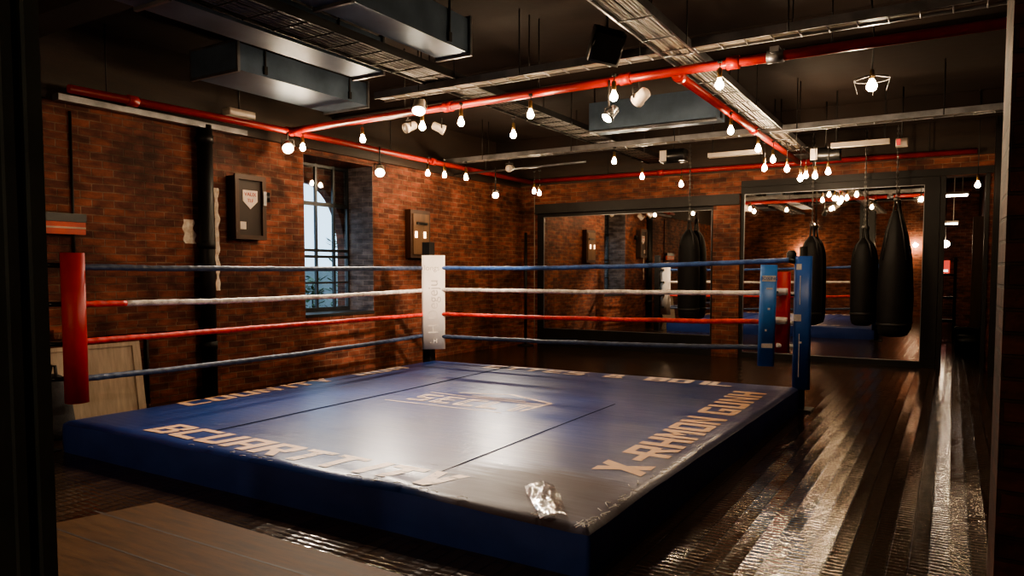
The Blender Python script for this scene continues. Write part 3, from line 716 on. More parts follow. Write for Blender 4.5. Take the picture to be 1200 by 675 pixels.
def rope(label, p0, p1, sag, mat, tape=None, cat='rope', seed=0):
    r0=.026; n=110; pts=[]; rr=[]
    p0,p1=Vector(p0),Vector(p1)
    for k in range(n+1):
        u=k/n; p=p0.lerp(p1,u); p.z-=sag*4*u*(1-u); p.z+=.006*noise.noise(Vector((u*9,seed,0))); pts.append(p)
        rr.append(r0*(1+.10*noise.noise(Vector((u*60,seed*3,2)))+.05*math.sin(u*210)))
    if tape is None:
        m=MB(); m.tube(pts,rr,10); tag(m.build('ring_rope', mat), label, cat)
    else:
        t = thing('ring_rope', label, cat, tuple(p0))
        k=int(tape[0]*n); m=MB(); m.tube(pts[:k+1],rr[:k+1],10); part('tape_wrap', m, tape[1], t)
        m=MB(); m.tube(pts[k:],rr[k:],10); part('rope', m, mat, t)
LA=(-.0,.18); LB=(-.04,4.88)
rope('blue top ring rope along the brick wall side, from red post to white pad',(LA[0]+.04,LA[1],1.475),(LB[0],LB[1],1.49),.012,M['rope_navy'],seed=1)
rope('white second ring rope on the brick wall side, red taped at the red post end',(LA[0]+.04,LA[1],1.18),(LB[0],LB[1],1.195),.03,M['rope_white'],(.095,M['rope_red']),seed=2)
rope('red third ring rope on the brick wall side, from red post to white pad',(LA[0]+.04,LA[1],.875),(LB[0],LB[1],.86),.0,M['rope_red'],seed=3)
rope('dark blue bottom ring rope on the brick wall side, from red post to white pad',(LA[0]+.04,LA[1],.575),(LB[0],LB[1],.585),.03,M['rope_navy'],seed=4)
rope('blue top ring rope along the mirror side, from white pad to blue post',(.1,4.9,1.49),(4.6,4.93,1.56),.03,M['rope_blue'],seed=5)
rope('white second ring rope along the mirror side, from white pad to blue cushion',(.1,4.9,1.2),(4.42,4.84,1.22),.008,M['rope_white'],seed=6)
rope('red third ring rope along the mirror side, from white pad to blue cushion',(.1,4.9,.87),(4.42,4.84,.92),.015,M['rope_red'],seed=7)
rope('dark blue bottom ring rope along the mirror side, from white pad to blue cushion',(.1,4.9,.57),(4.42,4.84,.65),.02,M['rope_navy'],seed=8)

# ------------------------------------------------------------------ punching bags
def bag(label, x, y, zb, zt, r, ztop, seed, tear=False):
    t = thing('punching_bag', label, 'punching bag', (x,y,zb), 'hanging punching bags')
    h=zt-zb; sh=zb+h*(.62 if tear else .80); n=24
    low=[(.01,zb),(r*.55,zb+.004),(r*.82,zb+.03),(r*.93,zb+.09),(r*.98,zb+.2),(r*1.0,zb+h*.3)]
    if tear: prof=low+[(r*.98,zb+h*.45),(r*.9,sh),(r*.76,zb+h*.73),(r*.6,zb+h*.83),(r*.42,zb+h*.92),(r*.26,zt-.03),(r*.16,zt),(.02,zt+.006)]
    else: prof=low+[(r*1.0,zb+h*.6),(r*.97,zb+h*.74),(r*.93,sh),(r*.83,zb+h*.87),(r*.66,zb+h*.93),(r*.4,zt-.04),(r*.2,zt),(.02,zt+.006)]
    dd=.38 if tear else .2
    pts2=[]
    for (a,b_),(c,d_) in zip(prof,prof[1:]):
        for k in range(3): pts2.append((a+(c-a)*k/3,b_+(d_-b_)*k/3))
    pts2.append(prof[-1])
    m=MB(); m.lathe(pts2,x,y,0,n)
    vv=[]
    for v in m.v:
        a=math.atan2(v[1]-y,v[0]-x); q=1+.035*noise.noise(Vector((math.cos(a)*1.5,math.sin(a)*1.5+seed,v[2]*3)))+(.03*math.sin(a*8) if v[2]>sh+.05 else 0)
        vv.append((x+(v[0]-x)*q,y+(v[1]-y)*q,v[2]))
    m.v=vv; bd=part('body', m, M['black_leather'], t)
    m=MB(); m.lathe([(r*.995,zb+.17),(r*1.012,zb+.175),(r*1.015,zb+.2),(r*1.0,zb+.205)],x,y,0,n); part('seam_band', m, M['black_strap'], bd)
    for k in range(4):
        a=PI/4+k*PI/2; c,s_=math.cos(a),math.sin(a)
        m=MB(); m.tube([(x+c*r*.95,y+s_*r*.95,sh-.02),(x+c*r*(.62 if tear else .68),y+s_*r*(.62 if tear else .68),zb+h*(.83 if tear else .93)),(x+c*r*.22,y+s_*r*.22,zt),(x+c*.02,y+s_*.02,zt+.16)],.012,6); part('strap', m, M['black_strap'], t)
    m=MB(); m.lathe([(.03,0),(.04,.03),(.03,.06)],x,y,zt+.14,10); m.tube([(x,y,zt+.2),(x,y,ztop)],.007,6)
    z=zt+.2; k=0
    while z<ztop-.03:
        a=k*PI/2; ln=[(x+.014*math.cos(a)*math.cos(q),y+.014*math.sin(a)*math.cos(q),z+.02+.022*math.sin(q)) for q in [2*PI*i/8 for i in range(9)]]
        m.tube(ln,.004,5,cap=False); z+=.035; k+=1
    part('chain', m, M['chain'], t)
bag('slim black punching bag hanging just right of the blue corner post',4.135,9.3,.597,2.0,.17,3.85,1)
bag('black punching bag hanging in the middle of the three by the right mirror',4.88,9.3,.617,1.95,.178,3.85,2)
bag('largest black punching bag, nearest the camera of those by the right mirror',5.31,9.2,.474,2.34,.232,3.85,3,True)
bag('black punching bag hanging alone before the left mirror, beside the brick pier',2.17,9.29,.61,2.16,.185,3.85,4)

# ------------------------------------------------------------------ things on the left wall and floor
t = thing('downpipe','thick dark vertical downpipe running up the left brick wall','pipe',(-1.28,2.42,0))
m=MB(); m.tube([(-1.275,2.365,0),(-1.275,2.365,3.1)],.085,14); part('pipe', m, M['black_steel'], t)
for z in (.55,1.7,2.9):
    m=MB(); m.tube([(-1.275,2.365,z),(-1.275,2.365,z+.09)],.094,14); m.box(-1.368,2.30,z+.02,-1.3,2.43,z+.07); part('collar', m, M['black_steel'], t)
o=MB().tube([(-1.357,.93,.885),(-1.357,.93,3.0)],.013,8).build('conduit',M['black_steel']); tag(o,'thin dark vertical conduit on the left wall above the red and black panel','pipe')
o=MB().tube([(-1.35,1.65,.02),(-1.35,1.65,.8)],.02,8).build('conduit',M['black_steel']); tag(o,'short thin dark conduit low on the left wall beside the leaning board','pipe')
b=MB(); b.box(-1.37,.7,.81,-1.33,2.27,.88); b.box(-1.37,.7,.79,-1.32,2.27,.81); struct('trim_4', b, M['brick'])
# electrical cabinet with a shield
t = thing('wall_cabinet','dark brown wall cabinet with a white shield sticker, left of the window','cabinet',(-1.37,2.96,1.84))
m=MB(); m.box(-1.37,2.72,1.83,-1.245,3.17,2.58); part('case', m, M['cab_dark'], t)
m=MB(); m.box(-1.245,2.72,1.83,-1.215,2.775,2.60); m.box(-1.245,3.115,1.83,-1.215,3.17,2.60); m.box(-1.245,2.775,2.54,-1.215,3.115,2.60); m.box(-1.245,2.775,1.83,-1.215,3.115,1.88); part('frame', m, M['frame_wood'], t)
sx=-1.243
shp=[(2.845,2.42),(3.06,2.42),(3.06,2.29),(2.953,2.195),(2.845,2.29)]
m=MB(); m.prism(shp, lambda u,v,d:(d,u,v), sx-.001, sx+.004); shd=part('shield', m, M['shield'], t)
by=Matrix.Translation((sx+.0055,2.953,2.37)) @ Matrix.Rotation(PI/2,4,'Z') @ Matrix.Rotation(PI/2,4,'X')
put_text('VAUX',.065, by, M['red_ink'], shd,'shield_lettering'); put_text('TLF',.06, Matrix.Translation((0,0,-.075)) @ by, M['red_ink'], shd,'shield_lettering')
m=MB(); m.box(sx-.001,2.80,1.95,sx+.004,2.885,2.04); part('paper_label', m, M['off_white'], t)
m=MB(); m.box(-1.215,3.12,2.25,-1.2,3.165,2.42); part('latch_plate', m, M['galv'], t)
o=MB().rbox(-1.37,3.2,2.31,-1.30,3.31,2.43,.01).build('switch_box',M['black_gloss']); tag(o,'small black switch box on the brick right of the shield cabinet','box')
t = thing('wall_cabinet','brown wall cabinet with two small lit indicators, right of the window','cabinet',(-1.37,6.27,1.7))
m=MB(); m.box(-1.37,6.02,1.66,-1.26,6.52,2.42); part('case', m, M['frame_wood'], t)
m=MB(); m.box(-1.26,6.07,1.72,-1.245,6.47,2.36); part('door', m, M['tan_wood'], t)
m=MB(); m.box(-1.245,6.15,2.19,-1.23,6.42,2.23); part('slot', m, M['black_gloss'], t)
for y in (6.11,6.33):
    m=MB(); m.box(-1.246,y,1.98,-1.23,y+.045,2.08); part('indicator', m, M['indicator'], t)
# old paint marks on the brick
def blot(name,label,y0,y1,z0,z1,nz,seed,jag):
    m=MB(); L_=[];
    for k in range(nz+1):
        z=z0+(z1-z0)*k/nz; a=jag*noise.noise(Vector((z*9,seed,0)))*(y1-y0); c=jag*noise.noise(Vector((z*9,seed,5)))*(y1-y0)
        L_.append((y0+a,y1+c,z))
    for (a,c,z),(a2,c2,z2) in zip(L_,L_[1:]): m.add([(-1.366,a,z),(-1.366,c,z),(-1.366,c2,z2),(-1.366,a2,z2)],[(0,1,2,3)])
    o=m.build(name,M['plaster']); tag(o,label,'paint mark')
blot('paint_drip','long vertical drip of old white paint on the brick right of the downpipe',2.545,2.60,1.22,2.42,50,3,.6)
blot('paint_patch','ragged patch of old white paint on the brick left of the downpipe',2.14,2.28,1.76,2.03,18,8,.6)
t = thing('wall_sign','red and black wall panel with a pale stripe, high beside the left column','sign',(-1.3,.6,1.8))
m=MB(); m.box(-1.29,.35,1.92,-1.23,.99,2.0); part('black_band', m, M['black_gloss'], t)
m=MB(); m.box(-1.29,.35,1.80,-1.24,.985,1.92); part('red_band', m, M['orange_red'], t)
m=MB(); m.box(-1.24,.35,1.855,-1.236,.985,1.872); part('stripe', m, M['cream'], t)
# leaning board
rb=Matrix.Rotation(math.radians(-8),3,'Y'); pv_=(-1.16,1,0)
t = thing('leaning_board','pale limewashed board leaning on the brick wall behind the red post','board',(-1.1,1,0))
m=MB(); m.box(-1.175,.40,.0,-1.155,1.47,.70,rb,pv_); part('panel', m, M['limed'], t)
m=MB(); m.box(-1.155,1.42,.0,-1.14,1.50,.72,rb,pv_); m.box(-1.155,.4,.68,-1.14,1.42,.72,rb,pv_); part('edge_batten', m, M['limed'], t)
# grey bag
t = thing('gym_bag','grey soft bag slumped on the floor behind the red post, beside the left column','bag',(-.5,.4,0))
m=MB(); m.lathe([(.02,0),(.11,.01),(.145,.12),(.14,.33),(.115,.46),(.07,.54),(.03,.56)],-.56,.29,0,18)
m.v=[(x+.03*noise.noise(Vector((x*6,y*6,z*6))),y+.03*noise.noise(Vector((x*6+3,y*6,z*6))),z) for x,y,z in m.v]; part('body', m, M['grey_cloth'], t)
m=MB(); m.tube([(-.63,.29,.5),(-.59,.30,.63),(-.53,.30,.63),(-.49,.29,.5)],.014,6); part('handle', m, M['black_strap'], t)
# floor plywood
t = thing('plywood_sheet','bare plywood sheet lying on the floor in front of the ring','board',(2.4,-.8,0))
pq=[(1.86,-.33),(4.4,-.40),(4.3,-1.7),(1.50,-1.65)]
m=MB(); m.prism(pq, lambda u,v,d:(u,v,d), .001, .012); part('sheet', m, M['ply'], t)
m=MB()
for y in (-.62,-.9): m.box(1.7,y-.006,.0121,4.3,y+.006,.0126)
part('board_joint', m, M['timber'], t)
# thin pole by the back corner
t = thing('corner_pole','thin black upright pole in the far corner behind the white pad','pole',(-1.0,9.3,0))
m=MB(); m.tube([(-1.07,9.3,.02),(-1.07,9.3,2.2)],.03,10); part('pole', m, M['black_steel'], t)
m=MB(); m.lathe([(.16,0),(.16,.02),(.03,.04)],-1.07,9.3,0,14); part('base', m, M['black_steel'], t)
o=MB().tube([(-.955,9.44,.0),(-.955,9.44,2.9)],.008,6).build('hanging_cable',M['cable_grey']); tag(o,'thin pale cable dropping down the back wall beside the left mirror frame','cable')

# ------------------------------------------------------------------ ceiling services
def pipe_run(label, pts, r, flanges, hangers):
    t = thing('sprinkler_pipe', label, 'pipe', pts[0])
    m=MB(); m.tube(pts, r, 14); part('pipe', m, M['red_pipe'], t)
    for p, d in flanges:
        m=MB(); p=Vector(p); d=Vector(d); m.tube([p-d*.05,p+d*.05], r*1.35, 14); part('coupling', m, M['red_pipe'], t)
    for p in hangers:
        m=MB(); m.tube([(p[0],p[1],p[2]+r*.5),(p[0],p[1],3.85)],.007,6); m.tube([(p[0]-.001,p[1],p[2]-.012),(p[0]+.001,p[1],p[2]+.012)],.012,6)
        part('hanger', m, M['grey_steel'], t)
X,Y=(1,0,0),(0,1,0)
pipe_run('red sprinkler pipe running along the top of the left brick wall',[(-1.12,.8,3.16),(-.96,3.3,3.157),(-.95,9.38,3.157)],.040,[((-.96,3.33,3.157),Y),((-1.08,1.4,3.159),Y),((-.95,6.2,3.157),Y)],[(-1.1,1.15,3.16),(-.95,5.2,3.157),(-.95,7.7,3.157)])
pipe_run('red sprinkler pipe crossing over the middle of the ring',[(-.93,3.32,3.157),(3.9,3.17,3.157),(6.7,3.17,3.157)],.040,[((1.5,3.25,3.157),X),((3.5,3.18,3.157),X),((4.45,3.17,3.157),X)],[(.9,3.27,3.157),(2.6,3.21,3.157),(5.2,3.17,3.157)])
pipe_run('red sprinkler pipe running along the back wall above the mirrors',[(-.95,9.42,3.19),(6.3,9.44,3.165)],.040,[((1.6,9.427,3.181),X),((4.0,9.433,3.173),X)],[(.6,9.424,3.185),(3.3,9.43,3.175),(5.7,9.438,3.167)])
pipe_run('red sprinkler pipe running away beside the pale cable tray',[(3.93,3.2,3.16),(3.93,9.2,3.16)],.040,[((3.93,3.36,3.16),Y),((3.93,6.2,3.16),Y)],[(3.93,5.4,3.16),(3.93,7.8,3.16)])
t = thing('pipe_coupling','silver grooved coupling clamped on the crossing red pipe','coupling',(4.78,3.17,3.157))
m=MB(); m.tube([(4.72,3.17,3.157),(4.85,3.17,3.157)],.051,14); part('clamp', m, M['galv'], t)
m=MB(); m.box(4.75,3.11,3.185,4.82,3.23,3.225); part('bolt_pad', m, M['galv'], t)

def duct(label, x0,x1,y0,y1,z0,z1,ang=0.0, flanges=(), rods=()):
    t = thing('air_duct', label, 'duct', ((x0+x1)/2,y0,z0))
    m=MB(); m.box(x0,y0,z0,x1,y1,z1); part('duct', m, M['duct'], t)
    for y in flanges:
        m=MB(); m.box(x0-.025,y-.015,z0-.025,x1+.025,y+.015,z1+.025); part('flange', m, M['galv'], t)
    for y in rods:
        for xr in (x0-.01,x1+.01):
            m=MB(); m.tube([(xr,y,z0+.05),(xr,y,3.85)],.01,6); m.box(xr-.012,y-.02,z0+.02,xr+.012,y+.02,z0+.1); part('hanger_rod', m, M['grey_steel'], t)
duct('bluish galvanised air duct beside the dark cable ladder, middle of three',.80,1.17,-2.5,2.62,3.40,3.74,flanges=(-1.2,.3,2.6),rods=(-.5,2.0))
duct('galvanised air duct lowest and closest to the left brick wall',-.62,.06,1.75,3.62,3.40,3.66,flanges=(1.77,3.6),rods=(2.1,3.3))
duct('short bluish air duct end at top centre, right of the dark cable ladder',1.93,2.27,-2.5,2.53,3.40,3.7,flanges=(-.6,1.0,2.51),rods=(-1.3,2.2))
duct('dull grey air duct crossing beyond the ring pipes, right of centre',1.95,3.6,5.72,6.1,3.27,3.62,rods=(5.91,))
def tray(label, p0, p1, w, z, axis, cables, cmat, rail=M['galv'], rungs=.3, rodn=3):
    t = thing('cable_tray', label, 'cable tray', (p0[0],p0[1],z))
    a=Vector((p0[0],p0[1],z)); b2=Vector((p1[0],p1[1],z)); d=(b2-a); Lg=d.length; d.normalize(); s=Vector((-d.y,d.x,0))
    for sg in (-1,1):
        m=MB(); c=a+s*sg*w/2; e=b2+s*sg*w/2; q=s*.008
        m.add([c-q,c+q,e+q,e-q,c-q+Vector((0,0,.07)),c+q+Vector((0,0,.07)),e+q+Vector((0,0,.07)),e-q+Vector((0,0,.07))],[(0,1,2,3),(4,5,6,7),(0,1,5,4),(2,3,7,6),(1,2,6,5),(0,3,7,4)])
        part('side_rail', m, rail, t)
    m=MB(); m.tube([-s*w/2,s*w/2],.006,6); k=rungs; first=None
    while k<Lg:
        if first is None: first=m.build('rung', rail, t); o=first
        else: o=first.copy(); COL.objects.link(o)
        o.location=d*k; k+=rungs
    for i in range(cables):
        u=(i+.5)/cables-.5; rr=w/cables*.40; m=MB(); pts=[]
        for q in range(25):
            c=a+d*Lg*q/24+s*(u*w*.92+.012*noise.noise(Vector((q*.7,i*3.1,1))))+Vector((0,0,.012+rr+.012*abs(noise.noise(Vector((q*.5,i*2.3,7)))))); pts.append(c)
        m.tube(pts,rr,6); part('cable', m, cmat if (i*5)%7<4 else M['cable_dark'], t)
    for q in range(rodn):
        c=a+d*Lg*(q+.5)/rodn
        for sg in (-1,1):
            m=MB(); e=c+s*sg*(w/2+.012); m.tube([e,(e.x,e.y,3.85)],.006,6); part('hanger_rod', m, M['grey_steel'], t)
tray('dark cable ladder full of black cables, running away above left of the ring',(1.66,-3.5),(1.66,9.2),.38,3.31,'y',7,M['cable_dark'],rail=M['black_steel'],rungs=.28,rodn=5)
tray('pale cable tray packed with light cables, running away right of the ring',(4.10,-3.5),(3.99,9.0),.27,3.24,'y',9,M['cable_grey'],rungs=.5,rodn=5)
tray('galvanised cable tray crossing above the middle red pipe',(.8,2.98),(6.7,2.98),.16,3.25,'x',4,M['cable_grey'],rungs=.2,rodn=5)
tray('galvanised cable tray crossing in the far half of the room',(-1.2,6.88),(6.7,6.8),.16,3.22,'x',4,M['cable_grey'],rungs=.2,rodn=5)
o=MB().tube([(-1.3,7.25,3.1),(-.2,7.2,3.1),(1.2,7.2,3.12)],.018,8).build('conduit',M['galv']); tag(o,'thin galvanised conduit near the ceiling by the far left corner','pipe')
o=MB().tube([(1.96,5.735,3.25),(3.6,5.735,3.25)],.02,8).build('conduit',M['galv']); tag(o,'bright galvanised conduit under the dull grey crossing duct','pipe')
# pale trunking under the wall pipe
o=MB().box(-1.31,.75,3.06,-1.2,2.9,3.12).build('cable_trunking',M['galv']); tag(o,'pale metal trunking just below the red pipe on the left wall','trunking')
def casebox(name,label,cat,x0,y0,z0,x1,y1,z1,mat,face=None):
    c=((x0+x1)/2,(y0+y1)/2,z0); t=thing(name,label,cat,c)
    m=MB(); m.rbox(x0,y0,z0,x1,y1,z1,.012); part('case', m, mat, t)
    m=MB(); m.tube([((x0+x1)/2,(y0+y1)/2,z1-.005),((x0+x1)/2,(y0+y1)/2,3.85)],.01,6); part('bracket', m, M['grey_steel'], t)
    if face is not None:
        m=MB(); m.box(x0+.01,y0-.004,z0+.01,x0+(x1-x0)*face[1],y0+.002,z1-.01); part('face', m, face[0], t)
    return t
casebox('emergency_light','pale emergency light box beside the red pipe above the left downpipe','light',-1.14,2.5,3.22,-1.0,2.86,3.30,M['off_white'])
casebox('ceiling_box','dark ceiling box with a pale left face in the far half of the ceiling','box',2.35,7.25,3.03,2.72,7.45,3.2,M['black_gloss'],(M['off_white'],.3))
casebox('ceiling_box','dark ceiling box with a pale face beyond the bulb cluster','box',4.25,8.2,3.02,4.65,8.38,3.2,M['black_gloss'],(M['off_white'],.25))
casebox('ceiling_box','small pale ceiling box with a red lamp, far right of the ceiling','box',5.36,7.85,3.08,5.50,7.98,3.18,M['off_white'],(M['red_sign'],.4))
for (x0,x1,y,lab) in ((4.6,5.3,7.7,'unlit white ceiling batten right of the bulb cluster'),(2.95,3.7,7.68,'unlit white ceiling batten left of the pale cable tray')):
    t=thing('ceiling_batten',lab,'light',((x0+x1)/2,y,3.12))
    m=MB(); m.box(x0,y-.05,3.1,x1,y+.05,3.16); part('body', m, M['off_white'], t)
    m=MB(); m.box(x0+.05,y-.01,3.16,x0+.07,y+.01,3.85); m.box(x1-.07,y-.01,3.16,x1-.05,y+.01,3.85); part('bracket', m, M['grey_steel'], t)
# loudspeaker under the ceiling
t=thing('loudspeaker','black loudspeaker hung beside the pale cable tray at the top of the room','speaker',(3.56,2.6,3.2))
rs=Matrix.Rotation(math.radians(30),3,'Z') @ Matrix.Rotation(math.radians(28),3,'X') @ Matrix.Rotation(math.radians(14),3,'Y'); ps=(3.56,2.6,3.27)
m=MB(); m.rbox(3.43,2.5,3.16,3.69,2.72,3.41,.02,rs,ps); part('cabinet', m, M['black_gloss'], t)
m=MB(); m.box(3.45,2.494,3.18,3.67,2.5,3.39,rs,ps); part('grille', m, M['black_steel'], t)
m=MB(); m.tube([(3.56,2.62,3.36),(3.56,2.66,3.85)],.014,6); part('bracket', m, M['grey_steel'], t)

# ------------------------------------------------------------------ bulbs and spotlights
def lathe_mesh(name, prof, mat, n=16):
    m=MB(); m.lathe(prof,0,0,0,n); o=m.build(name,mat); me=o.data; COL.objects.unlink(o); bpy.data.objects.remove(o); return me
bulb_prof=[(.010,.055),(.013,.045),(.024,.020),(.033,0),(.033,-.012),(.027,-.028),(.014,-.038),(.002,-.042)]
BULB=lathe_mesh('bulb',bulb_prof,M['bulb']); HOT=lathe_mesh('bulb',[(r*1.25,z*1.2) for r,z in bulb_prof],M['bulb_hot'])
SOCK=lathe_mesh('socket',[(.006,.135),(.018,.125),(.02,.06),(.017,.05)],M['brass'])
def pend(label, x, y, z, ztop=3.13, hot=False):
    t=thing('pendant_bulb',label,'light bulb',(x,y,z),'bare hanging bulbs')
    for nm,me in (('bulb',HOT if hot else BULB),('socket',SOCK)):
        o=bpy.data.objects.new(nm,me); COL.objects.link(o); o.parent=t
    m=MB(); m.tube([(0,0,.13),(.004,.002,(.13+ztop-z)/2),(0,0,ztop-z)],.005,6); m.lathe([(.02,ztop-z-.01),(.022,ztop-z+.012)],0,0,0,8); m.build('cord',M['black_strap'],t)
    return t
for a in (
 ('bare bulb close beside the round spotlight where two red pipes meet',-.77,3.36,2.95),
 ('bare bulb hanging under the left wall pipe, above the window',.25,3.31,2.95),
 ('bare bulb under the small square spotlight on the crossing pipe',1.28,3.09,2.95),
 ('bare bulb below the crossing pipe, right of the lamp with the square spotlight',1.75,3.12,2.95),
 ('bare bulb nearest the window in the row of three by the left wall',-.66,5.69,2.9),
 ('middle bare bulb in the row of three by the left wall',-.56,5.97,2.9),
 ('bare bulb nearest the far corner in the row of three by the left wall',-.45,6.38,2.9),
 ('bare bulb beside the dark cable ladder, lower left of its neighbour',1.85,3.98,2.95),
 ('bare bulb under the crossing pipe just right of the dark cable ladder',2.53,3.17,2.95),
 ('bare bulb left of a close pair before the left mirror corner',-.04,7.8,2.8),
 ('bare bulb right of a close pair before the left mirror corner',.09,7.75,2.75),
 ('bare bulb hanging from the crossing pipe above a tilted spotlight',3.5,2.92,2.95),
 ('bare bulb alone under the crossing pipe, right of the pale cable tray',4.39,2.99,2.95),
 ('bare bulb alone under the red pipe beside the pale cable tray',3.97,4.97,2.95),
 ('bare bulb at the far end of the dark cable ladder',2.04,6.34,2.95),
 ('bare bulb low in front of the brick above the left mirror, left of two',1.92,7.7,2.9),
 ('bare bulb low in front of the brick above the left mirror, right of two',2.39,8.15,2.8),
 ('bare bulb highest of the cluster at the end of the pale cable tray',4.03,5.99,2.9),
 ('bare bulb lower left in the cluster at the end of the pale cable tray',3.89,6.99,2.8),
 ('bare bulb second highest in the cluster at the end of the pale cable tray',4.0,6.97,2.9),
 ('bare bulb in the middle of the cluster at the end of the pale cable tray',4.13,7.22,2.8),
 ('lowest bare bulb of the cluster at the end of the pale cable tray',4.25,7.51,2.7),
 ('bare bulb just right of the lowest one in the tray end cluster',4.3,7.62,2.75),
 ('bare bulb second from the right in the tray end cluster',4.4,7.74,2.75),
 ('rightmost bare bulb of the cluster at the end of the pale cable tray',4.56,7.77,2.8),
): pend(*a)
pd=pend('single bare bulb hanging by the passage doorway beside the right pier',6.3,8.6,2.6,3.85)
t=thing('cage_lamp','brightest hanging lamp, alone over the dark floor right of the ring','light bulb',(5.42,3.88,3.0))
for nm,me in (('bulb',HOT),('socket',SOCK)):
    o=bpy.data.objects.new(nm,me); COL.objects.link(o); o.parent=t
m=MB(); m.tube([(0,0,.13),(.01,0,.4),(-.03,.02,.85)],.008,6); m.build('cord',M['black_strap'],t)
m=MB()
for k in range(4):
    a=k*PI/2; m.tube([(.02*math.cos(a),.02*math.sin(a),.08),(.14*math.cos(a),.14*math.sin(a),.05),(.11*math.cos(a),.11*math.sin(a),-.06)],.004,5)
m.tube([(.14*math.cos(2*PI*k/20),.14*math.sin(2*PI*k/20),.05) for k in range(21)],.004,5); m.build('cage',M['grey_steel'],t)

def spot(label, x,y,z, target, ztop=3.14, r=.055, ln=.15, mat='lens', power=0, col=(1,.86,.70), size=75, body='off_white'):
    t=thing('spotlight',label,'spotlight',(x,y,z))
    d=(Vector(target)-Vector((x,y,z))).normalized(); q=d.to_track_quat('Z','Y').to_matrix().to_4x4()
    m=MB(); m.lathe([(r*.5,-ln*.75),(r*.8,-ln*.65),(r*.85,-ln*.1),(r,ln*.05),(r,ln*.25),(r*.92,ln*.25),(r*.9,ln*.2)],0,0,0,16,q); m.build('housing',M[body],t)
    m=MB(); m.lathe([(r*.02,ln*.14),(r*.85,ln*.14),(r*.86,ln*.22),(r*.02,ln*.23)],0,0,0,16,q); m.build('lens',M[mat],t)
    s=Vector((-d.y,d.x,0)).normalized()*(r*1.05) if abs(d.z)<.99 else Vector((r,0,0))
    m=MB(); m.tube([-s,-s+Vector((0,0,r*1.4)),s+Vector((0,0,r*1.4)),s],.007,6); m.tube([(0,0,r*1.4),(0,0,ztop-z)],.01,6); m.build('bracket',M['grey_steel'],t)
    if power:
        ld=bpy.data.lights.new('spot_beam','SPOT'); ld.energy=power; ld.color=col; ld.spot_size=math.radians(size); ld.spot_blend=.7; ld.shadow_soft_size=.05
        lo=bpy.data.objects.new('spot_beam',ld); COL.objects.link(lo); lo.parent=t; lo.location=d*ln*.32; lo.rotation_euler=d.to_track_quat('-Z','Y').to_euler()
    return t
CAM=(6.04,-2.99,1.44)
spot('round lit spotlight where the left wall pipe meets the crossing pipe',-.93,3.27,2.95,(2.5,.5,.5),mat='lens',power=170,r=.07)
spot('bright spotlight hanging low in front of the window top',-.65,4.62,2.8,(1.6,2.0,.2),mat='lens',power=260,r=.07)
spot('square-on spotlight hung from the crossing pipe above a bare bulb',1.49,2.77,3.05,(2.4,1.2,.26),mat='lens',power=260,r=.07,size=95)
spot('small lit spotlight in the far left corner above the bricks',-.38,7.12,2.7,(2,3.6,.3),mat='lens',power=200)
spot('tilted black spotlight under a bulb at top centre right',3.38,3.09,2.83,(2.2,.9,.26),mat='lens',power=160,body='black_gloss')
spot('spotlight hung on the red pipe left of the pale cable tray',3.62,3.2,2.97,(.07,4.85,1.0),mat='lens',power=800,r=.065,size=30,col=(1,.80,.62))
spot('unlit white spotlight left of the lamp with the square spotlight',.95,3.26,3.0,(0,0,1.5),mat='off_white')
spot('white spotlight angled away right of the lamp with the square spotlight',1.15,3.6,3.02,(3,5,2),mat='lens_soft')
spot('unlit pale spotlight by the crossing tray near the far left corner',.2,6.61,3.02,(1,2,2),mat='off_white')
pb=pend('unseen bare bulb added inside the passage just beyond the doorway',5.95,11.4,3.2,3.85)  # hidden above the door head, added to light the passage
M['dim_bulb']=emit('dim_bulb',(1,.7,.42),110)
for c in list(pb.children)+list(pd.children):
    if c.name.startswith('bulb'): c.data=c.data.copy(); c.data.materials[0]=M['dim_bulb']
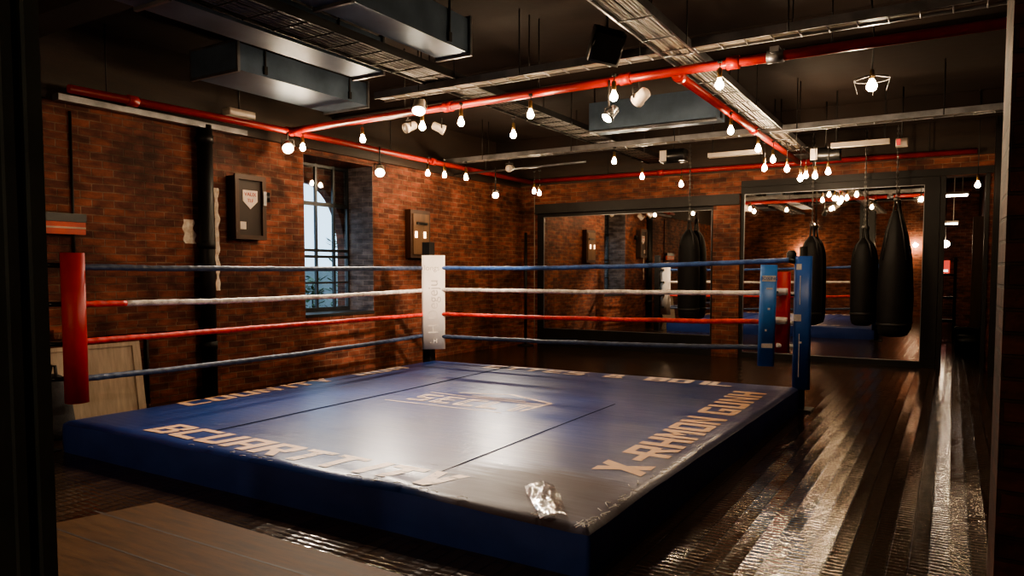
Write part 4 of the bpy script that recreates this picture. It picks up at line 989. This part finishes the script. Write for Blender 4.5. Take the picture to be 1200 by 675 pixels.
# unseen bulbs added out of view to brighten the front of the scene
pend('unseen bare bulb added near the front of the room beyond the ring front',2.3,-2.6,2.9,3.85)
pend('unseen bare bulb added in the front right of the room',5.6,-4.0,2.9,3.85)
pend('unseen bare bulb added in the front left of the room',-.3,-2.8,2.9,3.85)

def unseen_fill_lamp(label,x,z):  # unseen lamp added to lift the dark skirt, column and pier
    t=thing('unseen_fill_lamp',label,'lamp',(x,-5,z),'unseen fill lamps added at the front of the room')
    m=MB(); m.lathe([(.07,0),(.07,.02),(.02,.03),(.018,.1)],0,0,0,14,Matrix.Rotation(-PI/2,4,'X')); m.build('bracket',M['black_steel'],t)
    o=bpy.data.objects.new('bulb',HOT); COL.objects.link(o); o.parent=t; o.location=(0,.14,0); o.rotation_euler=(PI/2,0,0); o.scale=(1.4,1.4,1.4)
unseen_fill_lamp('unseen fill lamp added on the front brick wall, opposite the ring front',1.6,2.1)
unseen_fill_lamp('unseen fill lamp added on the front brick wall, behind the near right corner',5.0,2.3)

# ------------------------------------------------------------------ world, camera, view
w=bpy.data.worlds.new('World'); sc.world=w; w.use_nodes=True; nt=w.node_tree; nt.nodes.clear()
bg=nt.nodes.new('ShaderNodeBackground'); bg.inputs[0].default_value=(.50,.66,.80,1); bg.inputs[1].default_value=2.6
ow=nt.nodes.new('ShaderNodeOutputWorld'); nt.links.new(bg.outputs[0],ow.inputs[0])
cam=bpy.data.cameras.new('Camera'); co=bpy.data.objects.new('Camera',cam); COL.objects.link(co)
co.location=(6.0445,-2.9911,1.4375); co.rotation_euler=(PI/2-.0548,0,.5435)
cam.sensor_width=36; cam.lens=853/1200*36; cam.shift_y=28/1200; cam.clip_start=.05; cam.clip_end=100
sc.camera=co
try:
    sc.view_settings.view_transform='AgX'; sc.view_settings.look='AgX - Medium High Contrast'
except Exception: pass
sc.view_settings.exposure=0.55
try:
    sc.cycles.caustics_reflective=False; sc.cycles.caustics_refractive=False; sc.cycles.sample_clamp_indirect=6; sc.cycles.use_denoising=True; sc.cycles.max_bounces=8
except Exception: pass
